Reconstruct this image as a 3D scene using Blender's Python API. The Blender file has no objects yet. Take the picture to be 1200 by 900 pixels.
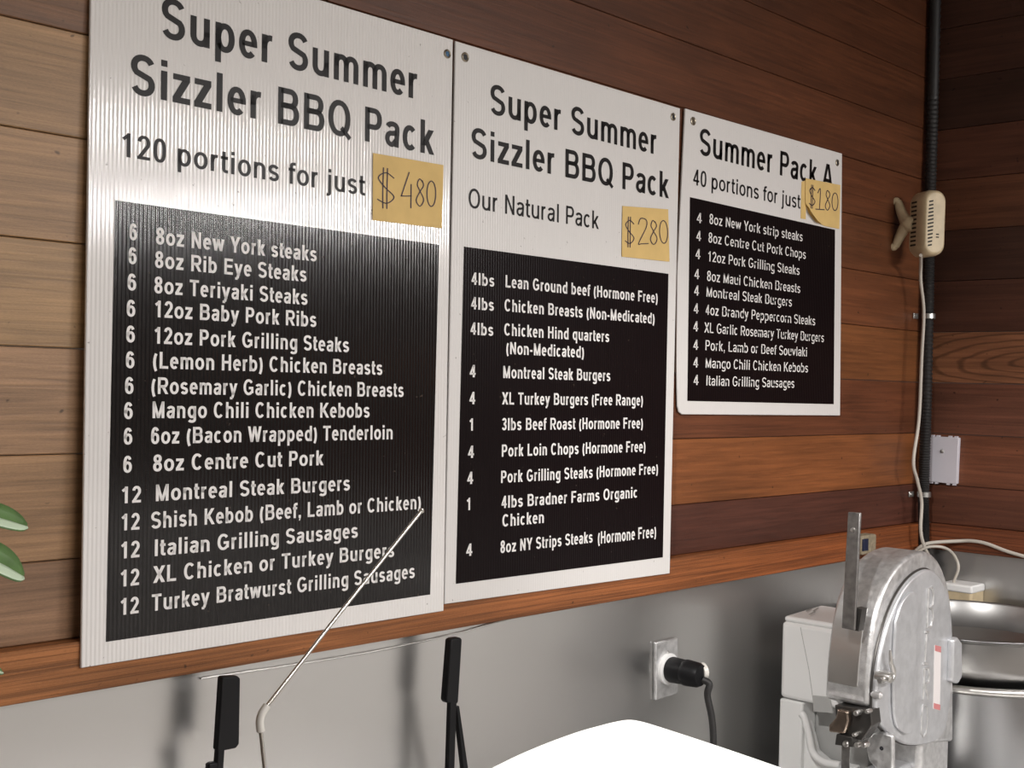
import bpy, bmesh, math, random
from mathutils import Vector, Matrix
random.seed(7)
SC = bpy.context.scene
COL = SC.collection

# ------------------------------------------------------------------ camera
# wall_left is the plane Y=0 (room at Y<0), wall_right the plane X=XC
S = 1.4685
XC = 3.119
CAMP = Vector((0, -S, 1.55))
F, YAW, PIT, ROL = 1486.6, math.radians(43.2326), math.radians(-0.0193), math.radians(1.4431)
_fw = Vector((math.cos(YAW)*math.cos(PIT), math.sin(YAW)*math.cos(PIT), math.sin(PIT)))
_r0 = Vector((math.sin(YAW), -math.cos(YAW), 0)); _u0 = _r0.cross(_fw)
_r = _r0*math.cos(ROL) + _u0*math.sin(ROL); _u = _u0*math.cos(ROL) - _r0*math.sin(ROL)
cam = bpy.data.objects.new('camera', bpy.data.cameras.new('camera')); COL.objects.link(cam)
cam.data.sensor_width = 36; cam.data.lens = F/1200*36; cam.data.clip_start = 0.02
M = Matrix((( _r.x, _u.x, -_fw.x, CAMP.x), (_r.y, _u.y, -_fw.y, CAMP.y), (_r.z, _u.z, -_fw.z, CAMP.z), (0, 0, 0, 1)))
cam.matrix_world = M
SC.camera = cam

# ------------------------------------------------------------------ light, exposure
SC.view_settings.view_transform = 'Standard'; SC.view_settings.look = 'None'
SC.view_settings.gamma = 1; SC.view_settings.use_curve_mapping = False
SC.view_settings.exposure = -0.08
w = bpy.data.worlds.new('world'); SC.world = w; w.use_nodes = True
w.node_tree.nodes['Background'].inputs[0].default_value = (1, .93, .86, 1)
w.node_tree.nodes['Background'].inputs[1].default_value = .05

def area(name, loc, sx, sy, power, col=(1, .965, .945), rot=(0, 0, 0)):
    l = bpy.data.lights.new(name, 'AREA'); l.shape = 'RECTANGLE'; l.size = sx; l.size_y = sy
    l.energy = power; l.color = col
    o = bpy.data.objects.new(name, l); COL.objects.link(o); o.location = loc; o.rotation_euler = rot
    return o
LAMPS = [((2.55, -2.15, 2.20), .9, .045, 27), ((2.2, -3.7, 2.42), 1.2, .16, 34), ((1.10, -2.35, 2.40), 1.2, .14, 50)]
for i_, (loc, sx, sy, p) in enumerate(LAMPS):
    area('ceiling_light', loc, sx, sy, p, rot=(math.radians(42) if i_ == 0 else 0, 0, 0))   # the first lamp is tilted at the menu wall
sp = bpy.data.lights.new('added_case_spot', 'SPOT'); sp.energy = 135; sp.spot_size = math.radians(46); sp.spot_blend = .5  # added unseen spot that burns out the white case top
sp.color = (1, .96, .9); sp.shadow_soft_size = .05
spo = bpy.data.objects.new('added_case_spot', sp); COL.objects.link(spo); spo.location = (.50, -1.12, 2.6)

def spot(name, loc, aim, power, deg, blend, col=(1, .97, .94)):
    l = bpy.data.lights.new(name, 'SPOT'); l.energy = power; l.spot_size = math.radians(deg); l.spot_blend = blend; l.color = col; l.shadow_soft_size = .05
    o = bpy.data.objects.new(name, l); COL.objects.link(o); o.location = loc
    o.rotation_euler = (Vector(aim)-Vector(loc)).to_track_quat('-Z', 'Y').to_euler(); return o
spot('added_corner_spot', (.30, -.80, 2.45), (2.5, -.22, 1.02), 120, 34, .7)  # added unseen spot, brightens the machine faces turned to -X

# ------------------------------------------------------------------ helpers
def ray(px, py):
    return _fw + _r*((px-600)/F) - _u*((py-450)/F)
def onY(px, py, Y):
    d = ray(px, py); return CAMP + d*((Y-CAMP.y)/d.y)
def onX(px, py, X):
    d = ray(px, py); return CAMP + d*((X-CAMP.x)/d.x)
def onZ(px, py, Z):
    d = ray(px, py); return CAMP + d*((Z-CAMP.z)/d.z)
def onP(px, py, P, N):
    d = ray(px, py); return CAMP + d*((P-CAMP).dot(N)/d.dot(N))

ROOT = {}
def thing(name, label, cat, loc, group=None):
    o = bpy.data.objects.new(name, None); COL.objects.link(o); o.location = loc
    o.empty_display_size = .05
    o['label'] = label; o['category'] = cat
    if group: o['group'] = group
    ROOT[o.name] = Vector(loc)
    return o

class MB:
    def __init__(s): s.v = []; s.f = []; s.attr = []
    def add(s, vs, fs):
        n = len(s.v); s.v += [Vector(a) for a in vs]; s.f += [[i+n for i in f] for f in fs]
    def box(s, a, b):
        a, b = Vector(a), Vector(b)
        x0, x1 = sorted((a.x, b.x)); y0, y1 = sorted((a.y, b.y)); z0, z1 = sorted((a.z, b.z))
        s.add([(x0,y0,z0),(x1,y0,z0),(x1,y1,z0),(x0,y1,z0),(x0,y0,z1),(x1,y0,z1),(x1,y1,z1),(x0,y1,z1)],
              [(0,3,2,1),(4,5,6,7),(0,1,5,4),(1,2,6,5),(2,3,7,6),(3,0,4,7)])
    def prism(s, pts, off):
        """closed polygon pts (3d) extruded by vector off"""
        n = len(pts); off = Vector(off); pts = [Vector(p) for p in pts]
        vs = pts + [p+off for p in pts]
        fs = [list(range(n))[::-1], list(range(n, 2*n))] + [(i, (i+1) % n, n+(i+1) % n, n+i) for i in range(n)]
        s.add(vs, fs)
    def tube(s, pts, r, seg=10, cap=True, closed=False):
        pts = [Vector(p) for p in pts]; n = len(pts)
        rs = r if isinstance(r, (list, tuple)) else [r]*n
        prev = None; rings = []
        for i, p in enumerate(pts):
            if closed: t = (pts[(i+1) % n]-pts[i-1]).normalized()
            else: t = (pts[min(i+1, n-1)]-pts[max(i-1, 0)]).normalized()
            if prev is None:
                a = Vector((0, 0, 1)) if abs(t.z) < .9 else Vector((1, 0, 0))
                u = t.cross(a).normalized()
            else:
                u = (prev - t*prev.dot(t)).normalized()
            prev = u; v = t.cross(u)
            rings.append([p + (u*math.cos(2*math.pi*k/seg) + v*math.sin(2*math.pi*k/seg))*rs[i] for k in range(seg)])
        vs = [q for rg in rings for q in rg]; fs = []
        m = n if closed else n-1
        for i in range(m):
            j = (i+1) % n
            for k in range(seg):
                fs.append((i*seg+k, i*seg+(k+1) % seg, j*seg+(k+1) % seg, j*seg+k))
        if cap and not closed:
            fs.append(list(range(seg))[::-1]); fs.append([(n-1)*seg+k for k in range(seg)])
        s.add(vs, fs)
    def lathe(s, prof, c, axis=(0, 0, 1), seg=48):
        """prof: list of (r, h) along axis from c"""
        ax = Vector(axis).normalized(); a = Vector((0, 0, 1)) if abs(ax.z) < .9 else Vector((1, 0, 0))
        u = ax.cross(a).normalized(); v = ax.cross(u); c = Vector(c)
        vs = []; fs = []
        for r, h in prof:
            for k in range(seg):
                t = 2*math.pi*k/seg
                vs.append(c + ax*h + (u*math.cos(t) + v*math.sin(t))*r)
        for i in range(len(prof)-1):
            for k in range(seg):
                fs.append((i*seg+k, i*seg+(k+1) % seg, (i+1)*seg+(k+1) % seg, (i+1)*seg+k))
        s.add(vs, fs)
    def build(s, name, mat, parent=None, bevel=0, seg=2, smooth=True, subsurf=0):
        me = bpy.data.meshes.new(name)
        base = Vector((0, 0, 0)); top = parent
        if parent is not None:
            while top.parent is not None: top = top.parent
            base = ROOT[top.name]
        me.from_pydata([tuple(p-base) for p in s.v], [], s.f); me.update()
        bm = bmesh.new(); bm.from_mesh(me)
        if name not in FLAT: bmesh.ops.recalc_face_normals(bm, faces=bm.faces)
        bm.to_mesh(me); bm.free()
        if isinstance(mat, (list, tuple)):
            for q in mat: me.materials.append(q)
        else: me.materials.append(mat)
        o = bpy.data.objects.new(name, me); COL.objects.link(o)
        if parent is not None: o.parent = parent
        if bevel:
            b = o.modifiers.new('bevel', 'BEVEL'); b.width = bevel; b.segments = seg; b.limit_method = 'ANGLE'; b.angle_limit = math.radians(35)
        if subsurf:
            q = o.modifiers.new('sub', 'SUBSURF'); q.levels = subsurf; q.render_levels = subsurf
        if smooth:
            for p in me.polygons: p.use_smooth = True
            if hasattr(me, 'set_sharp_from_angle'): me.set_sharp_from_angle(angle=math.radians(38))
        return o
FLAT = {'heading_lettering', 'subheading_lettering', 'list_lettering', 'handwriting', 'lettering'}

def tag(o, label, cat, group=None, kind=None):
    o['label'] = label; o['category'] = cat
    if group: o['group'] = group
    if kind: o['kind'] = kind
    return o
def struct(o, label=None):
    o['kind'] = 'structure'
    if label: o['label'] = label
    return o
def smoothpath(pts, n=8):
    pts = [Vector(p) for p in pts]; out = []
    for i in range(len(pts)-1):
        p0 = pts[max(i-1, 0)]; p1 = pts[i]; p2 = pts[i+1]; p3 = pts[min(i+2, len(pts)-1)]
        for k in range(n):
            t = k/n
            out.append(.5*((2*p1)+(p2-p0)*t+(2*p0-5*p1+4*p2-p3)*t*t+(3*p1-p0-3*p2+p3)*t**3))
    out.append(pts[-1]); return out

# ------------------------------------------------------------------ materials
def lin(c):
    return tuple(((v/255)/12.92 if v/255 <= .04045 else ((v/255+.055)/1.055)**2.4) for v in c)
def newmat(name):
    m = bpy.data.materials.new(name); m.use_nodes = True
    nt = m.node_tree; return m, nt, nt.nodes['Principled BSDF']
def nd(nt, t, **kw):
    n = nt.nodes.new(t)
    for k, v in kw.items(): setattr(n, k, v)
    return n
def pos(nt, scale):
    g = nd(nt, 'ShaderNodeNewGeometry'); mp = nd(nt, 'ShaderNodeMapping'); mp.inputs['Scale'].default_value = scale
    nt.links.new(g.outputs['Position'], mp.inputs['Vector']); return mp.outputs[0]
def plain(name, col, rough=.5, metal=0, spec=.5, var=.0, vscale=30, bump=0, bscale=200, coat=0, rvar=0, aniso=0):
    m, nt, b = newmat(name); c = (*col, 1)
    b.inputs['Base Color'].default_value = c; b.inputs['Roughness'].default_value = rough
    b.inputs['Metallic'].default_value = metal; b.inputs['Specular IOR Level'].default_value = spec
    b.inputs['Coat Weight'].default_value = coat
    if var or rvar:
        n = nd(nt, 'ShaderNodeTexNoise'); n.inputs['Scale'].default_value = vscale; n.inputs['Detail'].default_value = 6
        nt.links.new(pos(nt, (1, 1, 1)), n.inputs['Vector'])
        if var:
            r = nd(nt, 'ShaderNodeMapRange'); r.inputs['From Min'].default_value = .3; r.inputs['From Max'].default_value = .7
            r.inputs['To Min'].default_value = 1-var; r.inputs['To Max'].default_value = 1+var*.5
            mx = nd(nt, 'ShaderNodeVectorMath', operation='SCALE'); mx.inputs[0].default_value = col
            nt.links.new(n.outputs['Fac'], r.inputs['Value']); nt.links.new(r.outputs[0], mx.inputs['Scale'])
            nt.links.new(mx.outputs[0], b.inputs['Base Color'])
        if rvar:
            r2 = nd(nt, 'ShaderNodeMapRange'); r2.inputs['From Min'].default_value = .3; r2.inputs['From Max'].default_value = .7
            r2.inputs['To Min'].default_value = max(rough-rvar, .03); r2.inputs['To Max'].default_value = rough+rvar
            nt.links.new(n.outputs['Fac'], r2.inputs['Value']); nt.links.new(r2.outputs[0], b.inputs['Roughness'])
    if bump:
        n2 = nd(nt, 'ShaderNodeTexNoise'); n2.inputs['Scale'].default_value = bscale; n2.inputs['Detail'].default_value = 3
        nt.links.new(pos(nt, (1, 1, 1)), n2.inputs['Vector'])
        bp = nd(nt, 'ShaderNodeBump'); bp.inputs['Strength'].default_value = bump; bp.inputs['Distance'].default_value = .002
        nt.links.new(n2.outputs['Fac'], bp.inputs['Height']); nt.links.new(bp.outputs[0], b.inputs['Normal'])
    return m

def wood(name, axis, gscale=1.0, contrast=.35, rough=.42, spec=.4, ridges=0, left_tint=None, sharp=1.0, al=1.3):
    """planks: base colour from the plank's own 'tone' attribute, grain along axis"""
    m, nt, b = newmat(name)
    at = nd(nt, 'ShaderNodeAttribute', attribute_name='tone')
    sc = (al, 40, 40) if axis == 'X' else (40, al, 40)
    v = pos(nt, tuple(x*gscale for x in sc))
    off = nd(nt, 'ShaderNodeVectorMath', operation='ADD'); nt.links.new(v, off.inputs[0])
    sh = nd(nt, 'ShaderNodeVectorMath', operation='SCALE'); sh.inputs['Scale'].default_value = 37
    nt.links.new(at.outputs['Vector'], sh.inputs[0]); nt.links.new(sh.outputs[0], off.inputs[1])
    n1 = nd(nt, 'ShaderNodeTexNoise'); n1.inputs['Scale'].default_value = 2.6; n1.inputs['Detail'].default_value = 9; n1.inputs['Roughness'].default_value = .65; n1.inputs['Distortion'].default_value = .6
    nt.links.new(off.outputs[0], n1.inputs['Vector'])
    # broad figure
    sc2 = (2.2, 9, 9) if axis == 'X' else (9, 2.2, 9)
    v2 = pos(nt, sc2); o2 = nd(nt, 'ShaderNodeVectorMath', operation='ADD'); nt.links.new(v2, o2.inputs[0]); nt.links.new(sh.outputs[0], o2.inputs[1])
    n2 = nd(nt, 'ShaderNodeTexNoise'); n2.inputs['Scale'].default_value = 1.2; n2.inputs['Detail'].default_value = 4
    nt.links.new(o2.outputs[0], n2.inputs['Vector'])
    # fine pores
    n3 = nd(nt, 'ShaderNodeTexNoise'); n3.inputs['Scale'].default_value = 900; n3.inputs['Detail'].default_value = 2
    nt.links.new(pos(nt, (.25, 1, 1) if axis == 'X' else (1, .25, 1)), n3.inputs['Vector'])
    def rng(n, a, c, k=1.0):
        r = nd(nt, 'ShaderNodeMapRange'); r.inputs['From Min'].default_value = .5-.22/k; r.inputs['From Max'].default_value = .5+.22/k
        r.inputs['To Min'].default_value = a; r.inputs['To Max'].default_value = c
        nt.links.new(n.outputs['Fac'], r.inputs['Value']); return r.outputs[0]
    a = nd(nt, 'ShaderNodeMath', operation='MULTIPLY'); nt.links.new(rng(n1, 1-contrast, 1+contrast*.7, sharp), a.inputs[0]); nt.links.new(rng(n2, .72, 1.25), a.inputs[1])
    a1 = nd(nt, 'ShaderNodeMath', operation='MULTIPLY'); nt.links.new(a.outputs[0], a1.inputs[0]); nt.links.new(rng(n3, .9, 1.08), a1.inputs[1])
    n4 = nd(nt, 'ShaderNodeTexNoise'); n4.inputs['Scale'].default_value = 75; n4.inputs['Detail'].default_value = 1     # small knots and nail stains
    nt.links.new(pos(nt, (.8, .8, 1)), n4.inputs['Vector'])
    kn = nd(nt, 'ShaderNodeMapRange'); kn.inputs['From Min'].default_value = .73; kn.inputs['From Max'].default_value = .80; kn.inputs['To Min'].default_value = 1; kn.inputs['To Max'].default_value = .35
    nt.links.new(n4.outputs['Fac'], kn.inputs['Value'])
    a2 = nd(nt, 'ShaderNodeMath', operation='MULTIPLY'); nt.links.new(a1.outputs[0], a2.inputs[0]); nt.links.new(kn.outputs[0], a2.inputs[1])
    mu = nd(nt, 'ShaderNodeVectorMath', operation='SCALE'); nt.links.new(at.outputs['Vector'], mu.inputs[0]); nt.links.new(a2.outputs[0], mu.inputs['Scale'])
    out = mu.outputs[0]
    if left_tint:      # multiplies the base colour by a tint that fades out towards +X
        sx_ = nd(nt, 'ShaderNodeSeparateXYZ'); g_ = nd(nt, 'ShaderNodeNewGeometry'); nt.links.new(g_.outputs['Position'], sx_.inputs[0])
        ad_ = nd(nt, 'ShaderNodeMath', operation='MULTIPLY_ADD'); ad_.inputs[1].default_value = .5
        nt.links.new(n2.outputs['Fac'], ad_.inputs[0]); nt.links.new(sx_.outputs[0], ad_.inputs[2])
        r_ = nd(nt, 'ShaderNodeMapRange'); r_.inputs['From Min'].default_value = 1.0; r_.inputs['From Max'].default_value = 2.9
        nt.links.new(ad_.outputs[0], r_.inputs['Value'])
        mx_ = nd(nt, 'ShaderNodeMixRGB'); mx_.inputs[1].default_value = (*left_tint, 1); mx_.inputs[2].default_value = (1, 1, 1, 1); nt.links.new(r_.outputs[0], mx_.inputs[0])
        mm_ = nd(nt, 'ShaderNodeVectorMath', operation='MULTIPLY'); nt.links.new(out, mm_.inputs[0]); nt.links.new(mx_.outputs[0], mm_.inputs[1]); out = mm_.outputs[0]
    nt.links.new(out, b.inputs['Base Color'])
    b.inputs['Roughness'].default_value = rough; b.inputs['Specular IOR Level'].default_value = spec
    bp = nd(nt, 'ShaderNodeBump'); bp.inputs['Strength'].default_value = .25+ridges; bp.inputs['Distance'].default_value = .0015
    nt.links.new(n1.outputs['Fac'], bp.inputs['Height']); nt.links.new(bp.outputs[0], b.inputs['Normal'])
    return m

def figured(name, src):
    """flat-sawn cathedral figure added to a plank material"""
    m = src.copy(); m.name = name; nt = m.node_tree; b = nt.nodes['Principled BSDF']
    l = b.inputs['Base Color'].links[0]; col = l.from_socket
    g = nd(nt, 'ShaderNodeNewGeometry'); mp = nd(nt, 'ShaderNodeMapping')
    mp.inputs['Location'].default_value = (0, .30*1.5, -1.632*7.5); mp.inputs['Scale'].default_value = (0, 1.5, 7.5)
    nt.links.new(g.outputs['Position'], mp.inputs['Vector'])
    wv = nd(nt, 'ShaderNodeTexWave', wave_type='RINGS', rings_direction='X'); wv.inputs['Scale'].default_value = 3.0
    wv.inputs['Distortion'].default_value = 4.5; wv.inputs['Detail'].default_value = 3; wv.inputs['Detail Scale'].default_value = .9
    nt.links.new(mp.outputs[0], wv.inputs['Vector'])
    r = nd(nt, 'ShaderNodeMapRange'); r.inputs['From Min'].default_value = 0; r.inputs['From Max'].default_value = .3
    r.inputs['To Min'].default_value = .55; r.inputs['To Max'].default_value = 1.05
    nt.links.new(wv.outputs['Fac'], r.inputs['Value'])
    mu = nd(nt, 'ShaderNodeVectorMath', operation='SCALE'); nt.links.new(col, mu.inputs[0]); nt.links.new(r.outputs[0], mu.inputs['Scale'])
    nt.links.new(mu.outputs[0], b.inputs['Base Color']); return m

def steel(name, base, rough, streak=.08, bump=.05, spat=True):
    m, nt, b = newmat(name)
    b.inputs['Base Color'].default_value = (*base, 1); b.inputs['Metallic'].default_value = 1
    n = nd(nt, 'ShaderNodeTexNoise'); n.inputs['Scale'].default_value = 3; n.inputs['Detail'].default_value = 6
    nt.links.new(pos(nt, (3, 3, 1.2)), n.inputs['Vector'])
    r = nd(nt, 'ShaderNodeMapRange'); r.inputs['From Min'].default_value = .3; r.inputs['From Max'].default_value = .7
    r.inputs['To Min'].default_value = rough-streak; r.inputs['To Max'].default_value = rough+streak
    nt.links.new(n.outputs['Fac'], r.inputs['Value']); nt.links.new(r.outputs[0], b.inputs['Roughness'])
    n2 = nd(nt, 'ShaderNodeTexNoise'); n2.inputs['Scale'].default_value = 5; n2.inputs['Detail'].default_value = 2
    nt.links.new(pos(nt, (1, 1, .5)), n2.inputs['Vector'])
    if not bump: return m
    bp = nd(nt, 'ShaderNodeBump'); bp.inputs['Strength'].default_value = bump; bp.inputs['Distance'].default_value = .02
    nt.links.new(n2.outputs['Fac'], bp.inputs['Height']); nt.links.new(bp.outputs[0], b.inputs['Normal'])
    if not spat: return m
    # spatter of its own
    v = nd(nt, 'ShaderNodeTexVoronoi'); v.inputs['Scale'].default_value = 48
    nt.links.new(pos(nt, (1, 1, .45)), v.inputs['Vector'])
    lt = nd(nt, 'ShaderNodeMath', operation='LESS_THAN'); lt.inputs[1].default_value = .05
    nt.links.new(v.outputs['Distance'], lt.inputs[0])
    wn = nd(nt, 'ShaderNodeTexNoise'); wn.inputs['Scale'].default_value = 3
    nt.links.new(pos(nt, (1, 1, 1)), wn.inputs['Vector'])
    gt = nd(nt, 'ShaderNodeMath', operation='GREATER_THAN'); gt.inputs[1].default_value = .57; nt.links.new(wn.outputs['Fac'], gt.inputs[0])
    mm = nd(nt, 'ShaderNodeMath', operation='MULTIPLY'); nt.links.new(lt.outputs[0], mm.inputs[0]); nt.links.new(gt.outputs[0], mm.inputs[1])
    inv = nd(nt, 'ShaderNodeMath', operation='SUBTRACT'); inv.inputs[0].default_value = 1; nt.links.new(mm.outputs[0], inv.inputs[1])
    nt.links.new(inv.outputs[0], b.inputs['Metallic'])
    return m

def fluted(name, col, rough, strength, spec=.5):
    """corrugated plastic: vertical flutes along the board"""
    m, nt, b = newmat(name); b.inputs['Base Color'].default_value = (*col, 1)
    b.inputs['Roughness'].default_value = rough; b.inputs['Specular IOR Level'].default_value = spec
    wv = nd(nt, 'ShaderNodeTexWave', wave_type='BANDS', bands_direction='X', wave_profile='SIN')
    wv.inputs['Scale'].default_value = 1; wv.inputs['Distortion'].default_value = 0
    nt.links.new(pos(nt, (54.2, 0, 0)), wv.inputs['Vector'])
    n = nd(nt, 'ShaderNodeTexNoise'); n.inputs['Scale'].default_value = 60; n.inputs['Detail'].default_value = 4
    nt.links.new(pos(nt, (4, 1, .35)), n.inputs['Vector'])
    ad = nd(nt, 'ShaderNodeMath', operation='MULTIPLY_ADD'); ad.inputs[1].default_value = .5
    nt.links.new(n.outputs['Fac'], ad.inputs[0]); nt.links.new(wv.outputs['Fac'], ad.inputs[2])
    bp = nd(nt, 'ShaderNodeBump'); bp.inputs['Strength'].default_value = strength; bp.inputs['Distance'].default_value = .0006
    nt.links.new(ad.outputs[0], bp.inputs['Height']); nt.links.new(bp.outputs[0], b.inputs['Normal'])
    # small specks of dirt
    v = nd(nt, 'ShaderNodeTexNoise'); v.inputs['Scale'].default_value = 130; v.inputs['Detail'].default_value = 2
    nt.links.new(pos(nt, (1, 1, 1)), v.inputs['Vector'])
    r = nd(nt, 'ShaderNodeMapRange'); r.inputs['From Min'].default_value = .735; r.inputs['From Max'].default_value = .78
    r.inputs['To Min'].default_value = 0; r.inputs['To Max'].default_value = .55
    nt.links.new(v.outputs['Fac'], r.inputs['Value'])
    mx = nd(nt, 'ShaderNodeMixRGB'); mx.inputs[1].default_value = (*col, 1); mx.inputs[2].default_value = (.12, .09, .07, 1)
    nt.links.new(r.outputs[0], mx.inputs[0]); nt.links.new(mx.outputs[0], b.inputs['Base Color'])
    return m

MAT = dict(
    woodA=wood('cedar_left', 'X', 1.25, .34, .42, .45, 0, None, 1.25),
    woodB=wood('cedar_right', 'Y', .9, .42, .45, .4),
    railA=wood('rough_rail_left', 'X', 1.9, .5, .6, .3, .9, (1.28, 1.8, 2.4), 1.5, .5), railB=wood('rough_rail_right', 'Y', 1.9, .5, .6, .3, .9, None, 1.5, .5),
    steel=steel('brushed_steel', (.60, .595, .585), .31, .02, 0, False),
    pot=steel('pot_steel', (.27, .27, .275), .36, .05, .06, False), potdark=steel('bowl_steel', (.36, .355, .35), .33, .03, .14, False),
    alum=plain('cast_aluminium', (.72, .72, .72), .38, .75, var=.22, vscale=70, bump=.25, bscale=350, rvar=.08),
    cover=plain('painted_aluminium', (.66, .67, .69), .38, .6, var=.12, vscale=50, bump=.15, bscale=400),
    chrome=plain('polished_plate', (.76, .75, .73), .31, 1, rvar=.02, vscale=40),
    bar=plain('guide_bar_steel', (.36, .35, .34), .38, .9, var=.3, vscale=60),
    gun=plain('dark_machined_steel', (.10, .095, .09), .35, .8),
    copper=plain('stained_bracket', (.42, .34, .28), .25, 1, var=.3, vscale=40),
    black=plain('black_plastic', (.008, .008, .009), .45, spec=.22, var=.1),
    rubber=plain('black_rubber', (.018, .017, .017), .5),
    white=fluted('white_corrugated_plastic', (.82, .795, .775), .13, .8, .95),
    blackp=fluted('black_vinyl_panel', (.0055, .004, .0042), .15, .8, .48),
    white2=fluted('white_corrugated_smooth', (.73, .71, .69), .36, .3, .4), blackp2=fluted('black_vinyl_matt', (.0075, .0045, .005), .30, .3, .10),
    ink=plain('black_lettering', (.008, .006, .006), .42, spec=.3),
    chalk=plain('white_lettering', (.84, .82, .80), .45),
    grom=plain('grommet_brass', (.30, .26, .20), .35, .9), hole=plain('grommet_hole', (.02, .02, .025), .6), screwblue=plain('blue_screw', (.03, .11, .22), .35),
    note=plain('yellow_note_paper', (.72, .50, .19), .75, var=.08, vscale=25), pen=plain('pen_ink', (.05, .03, .045), .6),
    cream=plain('aged_cream_plastic', (.58, .47, .30), .42, var=.14, vscale=40), slot=plain('vent_slot_dark', (.015, .012, .010), .7),
    wplastic=plain('white_machine_plastic', (.82, .82, .81), .35), wgrey=plain('grey_recess', (.42, .42, .41), .5),
    cable=plain('white_cable', (.52, .48, .42), .5), plate=plain('grey_white_cover', (.60, .58, .63), .45),
    galv=plain('galvanised_clamp', (.55, .55, .53), .35, .9),
    casew=plain('white_case_top', (.86, .86, .85), .45), oldbox=plain('stained_cream_box', (.30, .25, .17), .6, var=.35, vscale=120), blue=plain('blue_switch', (.008, .014, .045), .4),
    sticker=plain('sticker_white', (.72, .68, .67), .5), stickred=plain('sticker_red', (.55, .20, .20), .5),
    leaf=plain('leaf_green', (.10, .19, .06), .42, var=.25, vscale=60), leafpale=plain('leaf_pale_edge', (.55, .68, .50), .4), stemm=plain('plant_stem', (.10, .15, .05), .6),
    clay=plain('terracotta', (.42, .18, .09), .8, var=.15), soil=plain('soil', (.04, .03, .02), .95),
    paint=plain('white_tile', (.80, .79, .77), .6), dim=plain('room_paint', (.13, .115, .10), .8), ceil=plain('ceiling_paint', (.55, .52, .48), .85), tilef=plain('floor_tile', (.42, .39, .36), .5, var=.15, vscale=8),
    rod=plain('bright_wire', (.66, .64, .60), .22, 1), sleeve=plain('pale_sleeve', (.70, .68, .63), .35), lampw=plain('lamp_housing', (.8, .8, .8), .5),
)

MAT['woodFig'] = figured('cedar_figured', MAT['woodB'])
# ------------------------------------------------------------------ the room
ZS = [1.2202 - .0, 1.3194, 1.4494, 1.5797, 1.7096, 1.8396, 1.9687, 2.0987, 2.2287, 2.3587, 2.4887, 2.62, 2.75]
ZT, ZB = 1.2202, 1.1551
def plankwall(name, mat, rows, axis, face, thick=.018, fig=None):
    """rows: list of (z0,z1,[(a0,a1,tone),...]); boards with small gaps, one mesh"""
    m = MB(); tones = []
    g = .0006
    for z0, z1, segs in rows:
        for a0, a1, t in segs:
            n = len(m.f)
            if axis == 'X': m.box((a0+g, face, z0+g), (a1-g, face+thick, z1-g))
            else: m.box((face, a0+g, z0+g), (face+thick, a1-g, z1-g))
            tones += [t]*(len(m.f)-n)
    o = m.build(name, mat, smooth=False)
    at = o.data.attributes.new('tone', 'FLOAT_VECTOR', 'FACE')
    for i, t in enumerate(tones): at.data[i].vector = t
    b = o.modifiers.new('bevel', 'BEVEL'); b.width = .0012; b.segments = 1; b.limit_method = 'ANGLE'
    if fig:
        o.data.materials.append(fig[1])
        for f in o.data.polygons:
            if ZS[fig[0]] < f.center.z < ZS[fig[0]+1]: f.material_index = 1
    return struct(o)
def K(c, k=1.45): return tuple(v*k for v in lin(c))
JX = 1.15
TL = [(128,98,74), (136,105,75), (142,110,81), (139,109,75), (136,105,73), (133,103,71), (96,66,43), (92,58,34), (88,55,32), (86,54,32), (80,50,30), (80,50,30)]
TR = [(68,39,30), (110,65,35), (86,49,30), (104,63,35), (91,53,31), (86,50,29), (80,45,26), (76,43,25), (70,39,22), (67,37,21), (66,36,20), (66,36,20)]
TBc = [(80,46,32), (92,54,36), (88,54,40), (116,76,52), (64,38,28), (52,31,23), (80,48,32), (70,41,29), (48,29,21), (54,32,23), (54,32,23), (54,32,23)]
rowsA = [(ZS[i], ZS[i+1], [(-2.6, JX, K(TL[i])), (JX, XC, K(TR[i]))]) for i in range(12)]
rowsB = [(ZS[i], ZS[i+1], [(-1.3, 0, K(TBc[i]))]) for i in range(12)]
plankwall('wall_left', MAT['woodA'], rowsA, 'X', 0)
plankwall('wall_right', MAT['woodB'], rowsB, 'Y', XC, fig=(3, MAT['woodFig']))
RT = .020
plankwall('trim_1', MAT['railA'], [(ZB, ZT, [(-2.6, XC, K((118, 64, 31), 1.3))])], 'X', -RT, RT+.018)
plankwall('trim_2', MAT['railB'], [(ZB, ZT, [(-1.3, -RT, K((102, 55, 31), 1.3))])], 'Y', XC-RT, RT+.018)
m = MB(); m.box((-2.6, -.003, 0), (XC, .018, ZB)); struct(m.build('wall_left_lower', MAT['steel'], smooth=False))
m = MB(); m.box((XC-.003, -1.3, 0), (XC+.018, -.003, ZB)); struct(m.build('wall_right_lower', MAT['steel'], smooth=False))
m = MB(); m.box((XC, -4.6, 0), (XC+.05, -1.3, 2.75)); struct(m.build('wall_right_far', MAT['dim'], smooth=False))
m = MB(); m.box((XC-.01, -4.6, 0), (XC, -1.3, 1.2)); struct(m.build('wall_right_tiles', MAT['paint'], smooth=False))
m = MB(); m.box((-2.6, -4.6, 0), (XC-.01, -4.59, 1.2)); struct(m.build('wall_back_tiles', MAT['paint'], smooth=False))
m = MB(); m.box((-2.7, -4.7, -.05), (XC+.1, .1, 0)); struct(m.build('floor', MAT['tilef'], smooth=False))
m = MB(); m.box((-2.7, -4.7, 2.75), (XC+.1, .1, 2.8)); struct(m.build('ceiling', MAT['ceil'], smooth=False))
m = MB(); m.box((-2.7, -4.7, 0), (XC+.1, -4.6, 2.75)); struct(m.build('wall_back', MAT['dim'], smooth=False))
m = MB(); m.box((-2.7, -4.6, 0), (-2.6, 0, 2.75)); struct(m.build('wall_side', MAT['paint'], smooth=False))

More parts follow.
